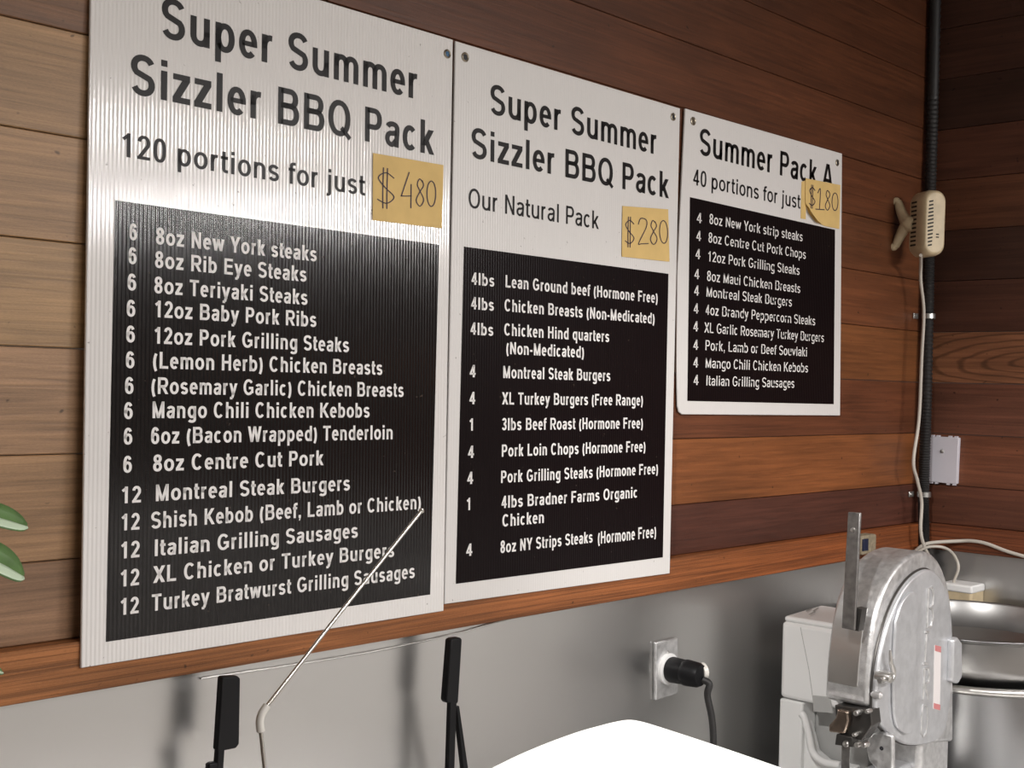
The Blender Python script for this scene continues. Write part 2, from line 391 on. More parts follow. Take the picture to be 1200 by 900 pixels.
# ------------------------------------------------------------------ lettering
def E(cx, cy, rx, ry, a0, a1, e=2.15):
    n = max(3, int(abs(a1-a0)/15)); out = []
    for i in range(n+1):
        t = math.radians(a0+(a1-a0)*i/n); c, s_ = math.cos(t), math.sin(t)
        out.append((cx+rx*math.copysign(abs(c)**(2/e), c), cy+ry*math.copysign(abs(s_)**(2/e), s_)))
    return out
def stroke(pts, hx, hy, closed=False):
    q = [pts[0]]
    for p in pts[1:]:
        if (p[0]-q[-1][0])**2+(p[1]-q[-1][1])**2 > 1e-6: q.append(p)
    pts = q; n = len(pts)
    if closed and (pts[0][0]-pts[-1][0])**2+(pts[0][1]-pts[-1][1])**2 < 1e-4: pts = pts[:-1]; n -= 1
    def nrm(a, b):
        dx, dy = b[0]-a[0], b[1]-a[1]; L = math.hypot(dx, dy); return (-dy/L, dx/L)
    L, R = [], []
    for i in range(n):
        ns = []
        if i > 0 or closed: ns.append(nrm(pts[i-1], pts[i]))
        if i < n-1 or closed: ns.append(nrm(pts[i], pts[(i+1) % n]))
        nx = sum(a[0] for a in ns)/len(ns); ny = sum(a[1] for a in ns)/len(ns)
        d = nx*nx+ny*ny
        k = 1/max(d, .45)
        nx *= k; ny *= k
        L.append((pts[i][0]+nx*hx, pts[i][1]+ny*hy)); R.append((pts[i][0]-nx*hx, pts[i][1]-ny*hy))
    m_ = n if closed else n-1
    return [(R[i], R[(i+1) % n], L[(i+1) % n], L[i]) for i in range(m_)]
def diag(x0, y0, x1, y1, w):
    if y0 > y1: x0, y0, x1, y1 = x1, y1, x0, y0
    return [((x0-w, y0), (x0+w, y0), (x1+w, y1), (x1-w, y1))]
def rect(x0, y0, x1, y1): return [((x0, y0), (x1, y0), (x1, y1), (x0, y1))]

def glyph(c, hx, hy):
    T, B, X = 100-hy, hy, 73-hy
    d = hx*1.06; sb = 6
    def stem(x, a, b): return rect(x-hx, a, x+hx, b)
    def S_(W, H):
        c0, l, r = W/2, 4+hx, W-4-hx; t = H-hy+1; b = hy-1; q = (t-b)/4
        up = E(c0, t-q, c0-l, q, 22, 225, 2.1); dn = E(c0, b+q, r-c0, q, 45, -158, 2.1)
        return stroke(up+dn, hx, hy)
    if c == ' ': return 32, []
    if c == 'A':
        W = 83; return W, diag(hx+.5, 0, W/2-hx*.4, 100, d)+diag(W-hx-.5, 0, W/2+hx*.4, 100, d)+rect(W*.25, 22, W*.75, 22+2*hy)
    if c in 'BPRDEFHKLN':
        W = dict(B=83, P=76, R=83, D=83, E=76, F=70, H=83, K=83, L=70, N=83)[c]; l = 7+hx; r = W-4-hx; g = stem(l, 0, 100)
        if c == 'B':
            M_ = 53; k = r-4
            g += stroke([(l, T), (k-18, T)]+E(k-18, (T+M_)/2, 18, (T-M_)/2, 90, -90)+[(l, M_)], hx, hy)
            g += stroke([(l, M_), (r-20, M_)]+E(r-20, (M_+B)/2, 20, (M_-B)/2, 90, -90)+[(l, B)], hx, hy)
        elif c in 'PR':
            M_ = 45
            g += stroke([(l, T), (r-20, T)]+E(r-20, (T+M_)/2, 20, (T-M_)/2, 90, -90)+[(l, M_)], hx, hy)
            if c == 'R': g += diag(W*.5, 46, W-hx-3, 0, d*1.1)
        elif c == 'E': g += rect(l, 100-2*hy, W-6, 100)+rect(l, 44, W-9, 44+2*hy)+rect(l, 0, W-5, 2*hy)
        elif c == 'F': g += rect(l, 100-2*hy, W-4, 100)+rect(l, 42, W-11, 42+2*hy)
        elif c == 'H': r = W-7-hx; g += stem(r, 0, 100)+rect(l, 44, r, 44+2*hy)
        elif c == 'K': g += diag(l+hx*.6, 36, W-hx-6, 100, d*1.2)+diag(W*.42, 56, W-hx-2, 0, d*1.15)
        elif c == 'L': g += rect(l, 0, W-4, 2*hy)
        elif c == 'N': r = W-7-hx; g += stem(r, 0, 100)+diag(l, 100, r, 0, d*.98)
        return W, g
    if c == 'C': W = 82; return W, stroke(E(W/2, 50, W/2-4-hx, 51-hy, 42, 318), hx, hy)
    if c == 'G':
        W = 88; r = W-6-hx
        return W, stroke(E(W/2, 50, W/2-4-hx, 51-hy, 40, 315)+[(r, 20), (r, 45), (W*.52, 45)], hx, hy)
    if c == 'I': return 32, stem(16, 0, 100)
    if c == 'M':
        W = 95; l, r = 7+hx, W-7-hx; return W, stem(l, 0, 100)+stem(r, 0, 100)+diag(l, 100, W/2, 0, d*.9)+diag(r, 100, W/2, 0, d*.9)
    if c in 'OQ':
        W = 89; g = stroke(E(W/2, 50, W/2-4-hx, 51-hy, 0, 360), hx, hy, True)
        if c == 'Q': g += stroke([(W*.58, 24), (W-5, -3)], hx*.85, hy*.85)
        return W, g
    if c == 'S': return 76, S_(76, 100)
    if c == 'T': return 72, stem(36, 0, 100)+rect(3, 100-2*hy, 69, 100)
    if c == 'W':
        W = 108; a = [hx+1, W*.29, W*.5, W*.71, W-hx-1]
        return W, diag(a[0], 100, a[1], 0, d)+diag(a[1], 0, a[2], 100, d)+diag(a[2], 100, a[3], 0, d)+diag(a[3], 0, a[4], 100, d)
    if c == 'X': W = 76; return W, diag(hx+2, 0, W-hx-2, 100, d*1.15)+diag(hx+2, 100, W-hx-2, 0, d*1.15)
    if c == 'Y': W = 76; return W, diag(hx+1, 100, W/2, 40, d*1.1)+diag(W-hx-1, 100, W/2, 40, d*1.1)+stem(W/2, 0, 42)
    # lower case
    if c in 'bdpqgo':
        W = 70; l, r = 5+hx, W-5-hx; c0 = W/2
        if c == 'o': l, r = 3+hx, W-3-hx
        g = stroke(E(c0, 36.5, (r-l)/2, 37.5-hy, 0, 360), hx, hy, True)
        if c == 'b': g += stem(l, 0, 100)
        if c == 'd': g += stem(r, 0, 100)
        if c == 'p': g += stem(l, -28, 73)
        if c == 'q': g += stem(r, -28, 73)
        if c == 'g': g += stroke([(r, 73), (r, -9)]+E(c0, -9, r-c0, 20-hy, 0, -160), hx, hy)
        return W, g
    if c == 'c': W = 64; return W, stroke(E(W/2, 36.5, W/2-3-hx, 37.5-hy, 45, 315), hx, hy)
    if c == 'e':
        W = 64; rx = W/2-3-hx
        return W, stroke([(W/2+rx, 31)]+E(W/2, 36.5, rx, 37.5-hy, 0, 315), hx, hy)+rect(3+hx, 31, W-3-hx, 31+2*hy*.85)
    if c == 'a':
        W = 64; l, r, c0 = 4+hx, W-7-hx, W/2
        g = stroke(E(c0, 53, c0-l, 74-hy-53, 165, 0)+[(r, 0)], hx, hy)
        g += stroke([(r, 43), (c0, 39)]+E(c0-2, 21+hy*.2, c0-2-l+1, 19-hy*.3, 90, 270)[1:]+[(c0+5, B+2), (r, 22)], hx*.95, hy*.95)
        return W, g
    if c == 'f':
        W = 38; x = 17; return W, stroke([(x, 0), (x, 80)]+E(x+13, 82, 13, T-82, 180, 90)+[(W+2, T)], hx, hy)+rect(2, 73-2*hy, W-1, 73)
    if c == 't':
        W = 38; x = 16; return W, stroke([(x, 94), (x, 20)]+E(x+12, 18, 12, 18-B, 180, 270)+[(W-1, B)], hx, hy)+rect(2, 73-2*hy, W-2, 73)
    if c in 'hnmr':
        l = 6+hx; g = stem(l, 0, 100 if c == 'h' else 73)
        if c == 'r': return 46, g+stroke([(l, 36)]+E(l+20, 44, 20, X-44+1, 180, 78), hx, hy)
        if c in 'hn':
            W = 70; r = W-6-hx; return W, g+stroke([(l, 38)]+E((l+r)/2, 46, (r-l)/2, X-46+1, 180, 0)+[(r, 0)], hx, hy)
        W = 102; mid = W/2; r = W-6-hx
        g += stroke([(l, 38)]+E((l+mid)/2, 48, (mid-l)/2, X-48+1, 180, 0)+[(mid, 0)], hx, hy)
        g += stroke([(mid, 38)]+E((mid+r)/2, 48, (r-mid)/2, X-48+1, 180, 0)+[(r, 0)], hx, hy)
        return W, g
    if c == 'i': return 32, stem(16, 0, 73)+stem(16, 84, 100)
    if c == 'j': return 32, stroke([(16, 73), (16, -12)]+E(5, -12, 11, 17-hy, 0, -90)+[(-1, -28+hy)], hx, hy)+stem(16, 84, 100)
    if c == 'l': return 32, stem(16, 0, 100)
    if c == 'k':
        W = 64; l = 6+hx; return W, stem(l, 0, 100)+diag(l+hx*.5, 24, W-hx-5, 73, d*1.15)+diag(W*.43, 44, W-hx-2, 0, d*1.1)
    if c == 's': return 62, S_(62, 73)
    if c == 'u':
        W = 70; l, r = 6+hx, W-6-hx; return W, stroke([(l, 73), (l, 27)]+E((l+r)/2, 27, (r-l)/2, 28-hy, 180, 360)+[(r, 40)], hx, hy)+stem(r, 0, 73)
    if c == 'v': W = 64; return W, diag(hx+1, 73, W/2, 0, d)+diag(W-hx-1, 73, W/2, 0, d)
    if c == 'w':
        W = 90; a = [hx+1, W*.29, W*.5, W*.71, W-hx-1]
        return W, diag(a[0], 73, a[1], 0, d)+diag(a[1], 0, a[2], 73, d*.9)+diag(a[2], 73, a[3], 0, d*.9)+diag(a[3], 0, a[4], 73, d)
    if c == 'x': W = 64; return W, diag(hx+2, 0, W-hx-2, 73, d*1.15)+diag(hx+2, 73, W-hx-2, 0, d*1.15)
    if c == 'y':
        W = 64; return W, diag(hx+1, 73, W/2+1, 0, d)+diag(W-hx-1, 73, W/2-9, -28+hy, d)+rect(7, -28, W/2-6, -28+2*hy*.95)
    if c == 'z': W = 58; return W, rect(4, 73-2*hy, W-4, 73)+rect(3, 0, W-3, 2*hy)+diag(hx+6, 2*hy-1, W-hx-6, 74-2*hy, d*1.2)
    # digits
    W = 64; c0 = 32; l, r = 4+hx, 60-hx
    if c == '0': return W, stroke(E(c0, 50, c0-l, 51-hy, 0, 360, 2.5), hx, hy, True)
    if c == '1': return W, stem(37, 0, 100)+stroke([(36, 90), (13, 73)], hx*.95, hy)
    if c == '2': return W, stroke(E(c0, 70, c0-l, 31-hy, 172, -25, 2.1)+[(l+3, 2*hy-3)], hx, hy)+rect(4, 0, 60, 2*hy)
    if c == '3': return W, stroke(E(c0, 74.5, c0-l-1, 26.5-hy, 165, -80, 2.1)+[(25, 52)], hx, hy)+stroke([(25, 52)]+E(c0, 28, c0-l, 28-hy, 80, -165, 2.1), hx, hy)
    if c == '4': return W, stem(42, 0, 100)+rect(3, 21, 61, 21+2*hy)+diag(9, 27, 40, 96, d*.85)
    if c == '6': return W, stroke(E(c0, 33, c0-l, 34-hy, 0, 360, 2.2), hx, hy, True)+stroke([(l, 33)]+E(c0, 52, c0-l, 49-hy, 180, 35, 2.3), hx, hy)
    if c == '8': return W, stroke(E(c0, 75, c0-l-2, 26-hy, 0, 360, 2.2), hx, hy, True)+stroke(E(c0, 27.5, c0-l, 28.5-hy, 0, 360, 2.2), hx, hy, True)
    if c == '(': return 38, stroke(E(46, 36, 46-6-hx, 66, 128, 232, 2), hx, hy)
    if c == ')': return 38, stroke(E(-8, 36, 46-6-hx, 66, 52, -52, 2), hx, hy)
    if c == ',': return 32, rect(16-hx, 0, 16+hx, 2*hx)+diag(16+hx*.4, 1, 16-hx*.3, -18, hx*.5)
    if c == '-': return 38, rect(4, 28, 34, 28+2*hy)
    raise ValueError(c)

class Plane:
    """sign face: origin, unit right U, unit up V, outward N"""
    def __init__(s, P, U, V): s.P = Vector(P); s.U = Vector(U).normalized(); s.V = Vector(V).normalized(); s.N = s.U.cross(s.V).normalized()
    def at(s, px, py): return onP(px, py, s.P, s.N)
    def uv(s, px, py):
        q = s.at(px, py)-s.P; return q.dot(s.U), q.dot(s.V)
    def w(s, u, v, n=0): return s.P+s.U*u+s.V*v+s.N*n
def write(mb, pl, text, x0, y0, x1, cap, wt=(8.5, 7.5), eps=.0009, track=6):
    """x0,y0 baseline start, x1 right end, cap height, in photograph pixels on the sign's face"""
    u0, v0 = pl.uv(x0, y0); ct = pl.uv(x0, y0-cap)[1]-v0
    # end: follow the horizontal of the face until its picture column is x1
    lo, hi = u0, u0+1.0
    for _ in range(40):
        mid = (lo+hi)/2; q = pl.w(mid, v0)-CAMP
        if 600+F*q.dot(_r)/q.dot(_fw) < x1: lo = mid
        else: hi = mid
    width = lo-u0
    gl = [glyph(ch, *wt) for ch in text]
    adv = sum(g[0] for g in gl)+track*(len(text)-1)
    pad = 4
    sx = width/(adv-2*pad); sy = ct/100; x = -pad
    for W, quads in gl:
        for q in quads:
            mb.add([pl.w(u0+(x+a)*sx, v0+b*sy, eps) for a, b in q], [(0, 1, 2, 3)])
        x += W+track
def poly(pl, pix): return [pl.at(*p) for p in pix]

def grommet(root, pl, px, py, r, fill):
    g = MB(); c = pl.at(px, py)
    g.lathe([(r*.58, .0004), (r*.62, .0016), (r*.8, .0022), (r, .0014), (r, .0)], c, pl.N, 20)
    go = g.build('grommet', MAT['grom'], root)
    h = MB(); h.lathe([(r*.6, .0009), (.00001, .0012)], c, pl.N, 16); h.build('screw', fill, go)

def sign(pl, label, corners, panel, heads, subs, items, capL, thick, grs, wh, ws, wl, mw='white2', mb='blackp2'):
    zmin = pl.at(*corners[3])
    root = thing('menu_sign', label, 'sign', zmin)
    b = MB(); b.prism(poly(pl, corners), -pl.N*thick); b.build('board', MAT[mw], root, bevel=.0008, seg=1, smooth=False)
    p = MB(); pp = [q+pl.N*.00025 for q in poly(pl, panel)]; p.prism(pp, pl.N*.0003); p.build('black_panel', MAT[mb], root, smooth=False)
    def line(nm, calls, mat, wt, eps):
        h = MB()
        for c_ in calls: write(h, pl, *c_, wt=wt, eps=eps)
        h.build(nm, MAT[mat], root, smooth=False)
    for a in heads: line('heading_lettering', [a], 'ink', wh, .0005)
    for a in subs: line('subheading_lettering', [a], 'ink', ws, .0005)
    row = []
    for k, it in enumerate(items):
        row.append((*it, capL))
        nx = items[k+1] if k+1 < len(items) else None
        if len(it[0]) > 4 and not (nx and nx[0] in ('(Non-Medicated)', 'Chicken', '(Hormone Free)')):
            line('list_lettering', row, 'chalk', wl, .0009); row = []
    for x, y, rr, f in grs: grommet(root, pl, x, y, rr*1.15, MAT[f])
    return root

TH = .004
# two big signs lean: top on the boards, foot on the rail
top = Vector((0, -TH-.001, 1.55+.3718*S)); bot = Vector((0, -RT-TH-.001, 1.55-.250*S))
PL12 = Plane(bot, (1, 0, 0), top-bot)
PL3 = Plane((0, -TH-.003, 1.5), (1, 0, 0), (0, 0, 1))
SIX = 151, 160
big = [('6', 151, 281, 160), ('8oz New York steaks', 182.3, 286, 370.5), ('6', 150, 309, 159.5), ('8oz Rib Eye Steaks', 181.2, 313.6, 358.6),
 ('6', 149, 340, 159), ('8oz Teriyaki Steaks', 180.4, 343.5, 359.8), ('6', 148, 370.7, 158), ('12oz Baby Pork Ribs', 180.4, 371.5, 370.2),
 ('6', 147.5, 401, 157.5), ('12oz Pork Grilling Steaks', 179.7, 402.5, 408.5), ('6', 147, 431.3, 157), ('(Lemon Herb) Chicken Breasts', 178.5, 431.6, 447.6),
 ('6', 146, 461.5, 156), ('(Rosemary Garlic) Chicken Breasts', 176.6, 461.5, 472.5), ('6', 145, 491, 155), ('Mango Chili Chicken Kebobs', 177.7, 490, 432.6),
 ('6', 144.5, 521, 154.5), ('6oz (Bacon Wrapped) Tenderloin', 176.6, 520.3, 459.8), ('6', 144, 554, 154), ('8oz Centre Cut Pork', 178.9, 552.5, 378.2),
 ('12', 141.3, 590, 164.7), ('Montreal Steak Burgers', 181.6, 587.4, 409.6), ('12', 141, 621.9, 163), ('Shish Kebob (Beef, Lamb or Chicken)', 176.6, 619.6, 492.8),
 ('12', 140.5, 654.8, 163), ('Italian Grilling Sausages', 180.4, 651.8, 418.8), ('12', 140, 687.8, 162.5), ('XL Chicken or Turkey Burgers', 179.7, 683.2, 461.4),
 ('12', 140, 721, 162), ('Turkey Bratwurst Grilling Sausages', 177.4, 716.2, 485.5)]
tl = PL12.at(95, 783); u0 = PL12.uv(95, 783)[0]; vt = PL12.uv(531, 46.5)[1]
def pix(P):
    q = P-CAMP; d = q.dot(_fw); return 600+F*q.dot(_r)/d, 450-F*q.dot(_u)/d
TLc = pix(PL12.w(u0, vt))
sign(PL12, 'big white menu sign at left, subheading 120 portions for just, leaning on the wood rail',
     [TLc, (531, 46.5), (520, 716), (95, 783)], [(134.8, 234.6), (514.3, 286.8), (503.9, 696.6), (124, 752.2)],
     [('Super Summer', 189, 43.4, 489, 48), ('Sizzler BBQ Pack', 152.8, 109.5, 507.6, 48)], [('120 portions for just', 141.3, 183, 427, 28.5)],
     big, 19.6, TH, [(523.9, 63.2, .0062, 'screwblue')], (9.0, 7.6), (8.0, 6.8), (9.4, 8.0), 'white', 'blackp')
mid = [('4lbs', 552.2, 333.3, 578.8), ('Lean Ground beef (Hormone Free)', 591.7, 336.6, 770.3), ('4lbs', 551.8, 362.2, 578.3), ('Chicken Breasts (Non-Medicated)', 590.8, 364.6, 766.7),
 ('4lbs', 551, 392, 577.6), ('Chicken Hind quarters', 590.4, 393, 713.4), ('(Non-Medicated)', 592.6, 414.8, 684), ('4', 550.2, 442, 556.8), ('Montreal Steak Burgers', 589, 443, 714.7),
 ('4', 549.8, 473.6, 556.4), ('XL Turkey Burgers (Free Range)', 588.2, 474, 753), ('1', 549.2, 504.7, 555), ('3lbs Beef Roast (Hormone Free)', 587.7, 504.3, 753),
 ('4', 548.2, 536.7, 554.8), ('Pork Loin Chops (Hormone Free)', 587.3, 535.3, 756), ('4', 547.2, 567.4, 553.8), ('Pork Grilling Steaks (Hormone Free)', 586.4, 566, 770.7),
 ('1', 546, 598, 551.8), ('4lbs Bradner Farms Organic', 587.3, 595.6, 746.7), ('Chicken', 588.2, 617.3, 637), ('4', 546, 651.8, 552.8), ('8oz NY Strips Steaks', 586, 648.2, 693.9), ('(Hormone Free)', 700, 637.5, 768.5)]
sign(PL12, 'middle white menu sign, subheading Our Natural Pack, leaning on the wood rail',
     [(534, 48), (797, 127), (785, 672), (521, 708)], [(543.6, 289), (783.1, 320.9), (776.5, 653), (534, 684.2)],
     [('Super Summer', 574.4, 133.2, 769.3, 35.5), ('Sizzler BBQ Pack', 552.3, 184.6, 783, 36)], [('Our Natural Pack', 548.9, 243.2, 701.1, 23.2)],
     mid, 14.4, TH, [(544.9, 67, .0068, 'hole'), (788.6, 137, .0066, 'hole')], (8.6, 7.4), (7.0, 6.2), (9.6, 8.0))
small = [('4', 816, 260.7, 821.8), ('8oz New York strip steaks', 830.9, 262.2, 940), ('4', 815.5, 281.8, 821), ('8oz Centre Cut Pork Chops', 829.8, 284, 943.8),
 ('4', 814.5, 303, 820.2), ('12oz Pork Grilling Steaks', 828.9, 306, 936.4), ('4', 813.3, 326.5, 819), ('8oz Maui Chicken Breasts', 828.1, 329, 937.3),
 ('4', 813, 345.9, 818.6), ('Montreal Steak Burgers', 827.3, 347.6, 927.4), ('4', 812.4, 367, 818), ('4oz Brandy Peppercorn Steaks', 826.5, 368.7, 954.8),
 ('4', 812, 388, 817.6), ('XL Garlic Rosemary Turkey Burgers', 825.2, 389.6, 965), ('4', 812, 409.7, 817.6), ('Pork, Lamb or Beef Souvlaki', 826, 410.3, 945.3),
 ('4', 812, 430.4, 817.6), ('Mango Chili Chicken Kebobs', 826.2, 431, 946.4), ('4', 812.3, 451, 818), ('Italian Grilling Sausages', 827, 451.7, 930.3)]
sign(PL3, 'smallest square white menu sign headed Summer Pack A, flat on the cedar boards',
     [(803.3, 127), (986.9, 180), (984.6, 487), (799.5, 485.6), (796.5, 483), (794.8, 476), (793.4, 430), (794, 320)], [(808.4, 231), (978.4, 269.3), (976.8, 473.6), (805.3, 469.8)],
     [('Summer Pack A', 819.6, 181, 974.9, 31.5)], [('40 portions for just', 812.2, 216.4, 937.3, 18.8)],
     small, 11.9, TH, [(812, 142, .0072, 'grom'), (981, 190.7, .0066, 'hole')], (8.6, 7.4), (7.2, 6.4), (7.2, 5.6))

# price notes taped on the signs (things of their own)
def pen(mb, pl, c, w_, strokes):
    """strokes in 0..1 note coordinates; c four pixel corners TL TR BR BL"""
    P = [pl.at(*q) for q in c]
    for st in strokes:
        st = [tuple(v) for v in smoothpath([(a, b, 0) for a, b in st], 6)]
        for q in stroke([(a[0], a[1]) for a in st], w_, w_):
            vs = []
            for a, b in q:
                top_ = P[0].lerp(P[1], a); bo = P[3].lerp(P[2], a)
                vs.append(bo.lerp(top_, b)+pl.N*.0022)
            mb.add(vs, [(0, 1, 2, 3)])
def dollar(x, y, w_, h):
    return [[(x+w_*.95, y+h*.80), (x+w_*.5, y+h*.92), (x+w_*.08, y+h*.76), (x+w_*.45, y+h*.52), (x+w_*.95, y+h*.30), (x+w_*.55, y+h*.10), (x+w_*.02, y+h*.18)],
            [(x+w_*.36, y+h*1.05), (x+w_*.33, y+h*.5), (x+w_*.34, y-h*.05)], [(x+w_*.58, y+h*1.05), (x+w_*.56, y+h*.5), (x+w_*.56, y-h*.05)]]
def zero(x, y, w_, h): return [[(x+w_*(.5+.5*math.cos(t)), y+h*(.5+.5*math.sin(t))) for t in [math.pi/2+2*math.pi*k/10 for k in range(11)]]]
def eight(x, y, w_, h):
    return [[(x+w_*.8, y+h*.9), (x+w_*.4, y+h), (x+w_*.15, y+h*.78), (x+w_*.5, y+h*.55), (x+w_*.95, y+h*.25), (x+w_*.5, y), (x+w_*.05, y+h*.2), (x+w_*.45, y+h*.52), (x+w_*.9, y+h*.78), (x+w_*.7, y+h*.97)]]
def note(pl, label, c, off, strokes, outline=None, w_=.008):
    root = thing('price_note', label, 'note', pl.at(*c[3])+pl.N*.001, 'handwritten price notes on the menu signs')
    b = MB(); pts = [pl.at(*q)+pl.N*off for q in (outline or c)]; b.prism(pts, pl.N*.0004); b.build('paper', MAT['note'], root, smooth=False)
    h = MB(); pen(h, pl, c, w_, strokes); h.build('handwriting', MAT['pen'], root, smooth=False)
    return root
note(PL12, 'yellow paper note reading $480 on the left menu sign', [(436.5, 179.4), (518.9, 193.6), (517.3, 267.6), (436, 258)], .0012,
     dollar(.05, .22, .25, .56)+[[(.50, .80), (.40, .45), (.40, .42), (.54, .44)], [(.53, .62), (.53, .25)]]+eight(.60, .30, .12, .42)+zero(.76, .32, .13, .40))
note(PL12, 'yellow paper note reading $280 on the middle sign', [(728.8, 241.4), (782.3, 245.4), (783.9, 306.7), (727.9, 300.8)], .0012,
     dollar(.05, .22, .2, .55)+[[(.33, .66), (.38, .78), (.50, .76), (.50, .62), (.34, .30), (.40, .29), (.55, .31)]]+eight(.58, .3, .16, .46)+zero(.79, .34, .18, .44), w_=.009)
N3 = [(941.5, 208.5), (984, 217), (982.7, 268.4), (940, 262)]
r3 = note(PL3, 'curling yellow paper note reading $180 covering part of the smallest sign', N3, .0016,
     dollar(.14, .38, .17, .48)+[[(.37, .72), (.44, .82), (.43, .38)], [(.32, .36), (.57, .38)]]+eight(.58, .38, .14, .44)+zero(.77, .40, .17, .40),
     [(943.3, 208.9), (984, 217), (983.5, 242), (982.7, 268.4), (966, 265), (955, 260), (947, 250), (943, 240), (943, 225)], w_=.011)
cm = MB(); nseg = 6  # lifted corner
A0, A1 = PL3.at(943, 238), PL3.at(962, 263)
tipd = (PL3.at(950, 252)-PL3.at(944, 262))
vs = []
for i in range(nseg+1):
    t = i/nseg
    for Q in (A0, A1): vs.append(Q.lerp(PL3.at(947, 258), t*.55)+PL3.N*(.0018+.010*math.sin(t*1.4)))
cm.add(vs, [(2*i, 2*i+1, 2*i+3, 2*i+2) for i in range(nseg)])
so = cm.build('curled_corner', MAT['note'], r3); so.modifiers.new('solid', 'SOLIDIFY').thickness = .0004
tp = MB(); tp.prism([PL3.at(*q)+PL3.N*.0003 for q in [(939, 213), (945, 211), (944, 257), (938, 256)]], PL3.N*.0004); tp.build('tape', MAT['note'], r3, smooth=False)

# ------------------------------------------------------------------ counter and white display case
CZ = .72
ct = thing('steel_counter', 'steel counter running along the wall under the menu signs', 'counter', (1.0, -.3, 0))
m = MB(); m.box((-2.5, -.66, CZ-.04), (XC-.005, -.005, CZ)); m.build('worktop', MAT['steel'], ct, bevel=.004)
for x in (-2.4, -1.0, .4, 1.7, 3.0):
    m = MB(); m.tube([(x, -.6, 0), (x, -.6, CZ-.04)], .02, 12); m.build('leg', MAT['alum'], ct)

CT = 1.30
pc = onZ(737, 841, CT)          # far corner of the case top
cs = thing('display_case', 'bright white display case with rounded corner at the bottom of the picture', 'display case', (pc.x-.5, pc.y-.5, 0))
def rrect(x0, y0, x1, y1, r, n=8):
    out = []
    for cx_, cy_, a in ((x1-r, y1-r, 0), (x0+r, y1-r, 90), (x0+r, y0+r, 180), (x1-r, y0+r, 270)):
        for k in range(n+1):
            t = math.radians(a+90*k/n); out.append((cx_+r*math.cos(t), cy_+r*math.sin(t)))
    return out
edge = [onZ(x, y, CT) for x, y in [(570, 900), (605, 883), (640, 868.5), (675, 856), (700, 849), (718, 844.5), (735, 842), (750, 843.5), (775, 850.5), (850, 875), (920, 899)]]
ea = edge[0]+(edge[0]-edge[2]).normalized()*1.0; eb = edge[-1]+(edge[-1]-edge[-2]).normalized()*.55
def outline(k, z):
    c_ = Vector((pc.x-.35, pc.y-.35, 0)); out = []
    for p_ in [ea]+smoothpath(edge, 4)+[eb, Vector((ea.x, eb.y, 0))]:
        d_ = Vector((p_.x, p_.y, 0))-c_; q = c_+d_*(1-k/d_.length); out.append((q.x, q.y, z))
    return out
m = MB(); m.prism(outline(0, CT-.05), (0, 0, .05)); m.build('case_top', MAT['casew'], cs, bevel=.004, seg=3)
m = MB(); m.prism(outline(.03, .08), (0, 0, CT-.05-.08)); m.build('case_body', MAT['wplastic'], cs)
m = MB(); m.prism(outline(.08, 0), (0, 0, .08)); m.build('plinth', MAT['black'], cs)

# ------------------------------------------------------------------ meat saw
YN = -.381; YF = -.289
sw = thing('meat_saw', 'silver cast metal meat saw with rounded head and raised letters on its cover', 'meat saw', (2.3, -.335, CZ))
def prof(pl_): return [onY(x, y, YN) for x, y in pl_]
head = [(1020, 829), (1021, 800), (1024, 765), (1029, 730), (1036, 702), (1046, 679), (1059, 661), (1074, 650), (1090, 647), (1103, 657), (1112, 677), (1118, 706), (1120, 745), (1121, 790), (1121, 870), (1095, 872), (1060, 868), (1030, 832)]
hp = prof(head)
# finer profile
curve = smoothpath(hp[:15], 4)
full = curve + hp[15:]
m = MB(); m.prism([(p.x, YN+.006, p.z) for p in full], (0, YF-YN-.006, 0)); m.build('head_housing', MAT['alum'], sw, bevel=.018, seg=6)
# side cover
cov = [(1023, 838), (1024, 800), (1028, 770), (1035, 740), (1044, 713), (1056, 690), (1070, 674), (1085, 667), (1097, 674), (1106, 692), (1111, 716), (1113, 745), (1112, 800), (1106, 850), (1096, 866), (1080, 872), (1060, 872), (1045, 864), (1032, 852)]
cp = smoothpath(prof(cov)+[prof(cov)[0]], 4)[:-1]
m = MB(); m.tube([(p.x, YN+.0045, p.z) for p in cp], .0028, 8, False, True); m.build('cover_gap_shade', MAT['gun'], sw)  # dark tube standing in for the shaded gap around the cover
m = MB(); m.prism([(p.x, YN-.006, p.z) for p in cp], (0, .016, 0)); co = m.build('side_cover', MAT['cover'], sw, bevel=.004, seg=3)
# ridges pressed into the cover
for (x0, x1) in ((1039, 1048), (1056, 1066), (1092, 1100)):
    pass
def plank_on_cover(pxs, h):
    m = MB(); m.prism([onY(x, y, YN)+Vector((0, -.006, 0)) for x, y in pxs], (0, -h, 0)); return m
rp = smoothpath([onY(x, y, YN)+Vector((0, -.006, 0)) for x, y in [(1043, 728), (1050, 706), (1060, 694), (1068, 696), (1069, 720), (1067, 780), (1065, 840), (1060, 858), (1050, 856), (1042, 842), (1040, 790), (1043, 728)]], 4)[:-1]
m = MB(); m.prism(rp, (0, -.006, 0)); m.build('ridge', MAT['cover'], co, bevel=.005, seg=4)
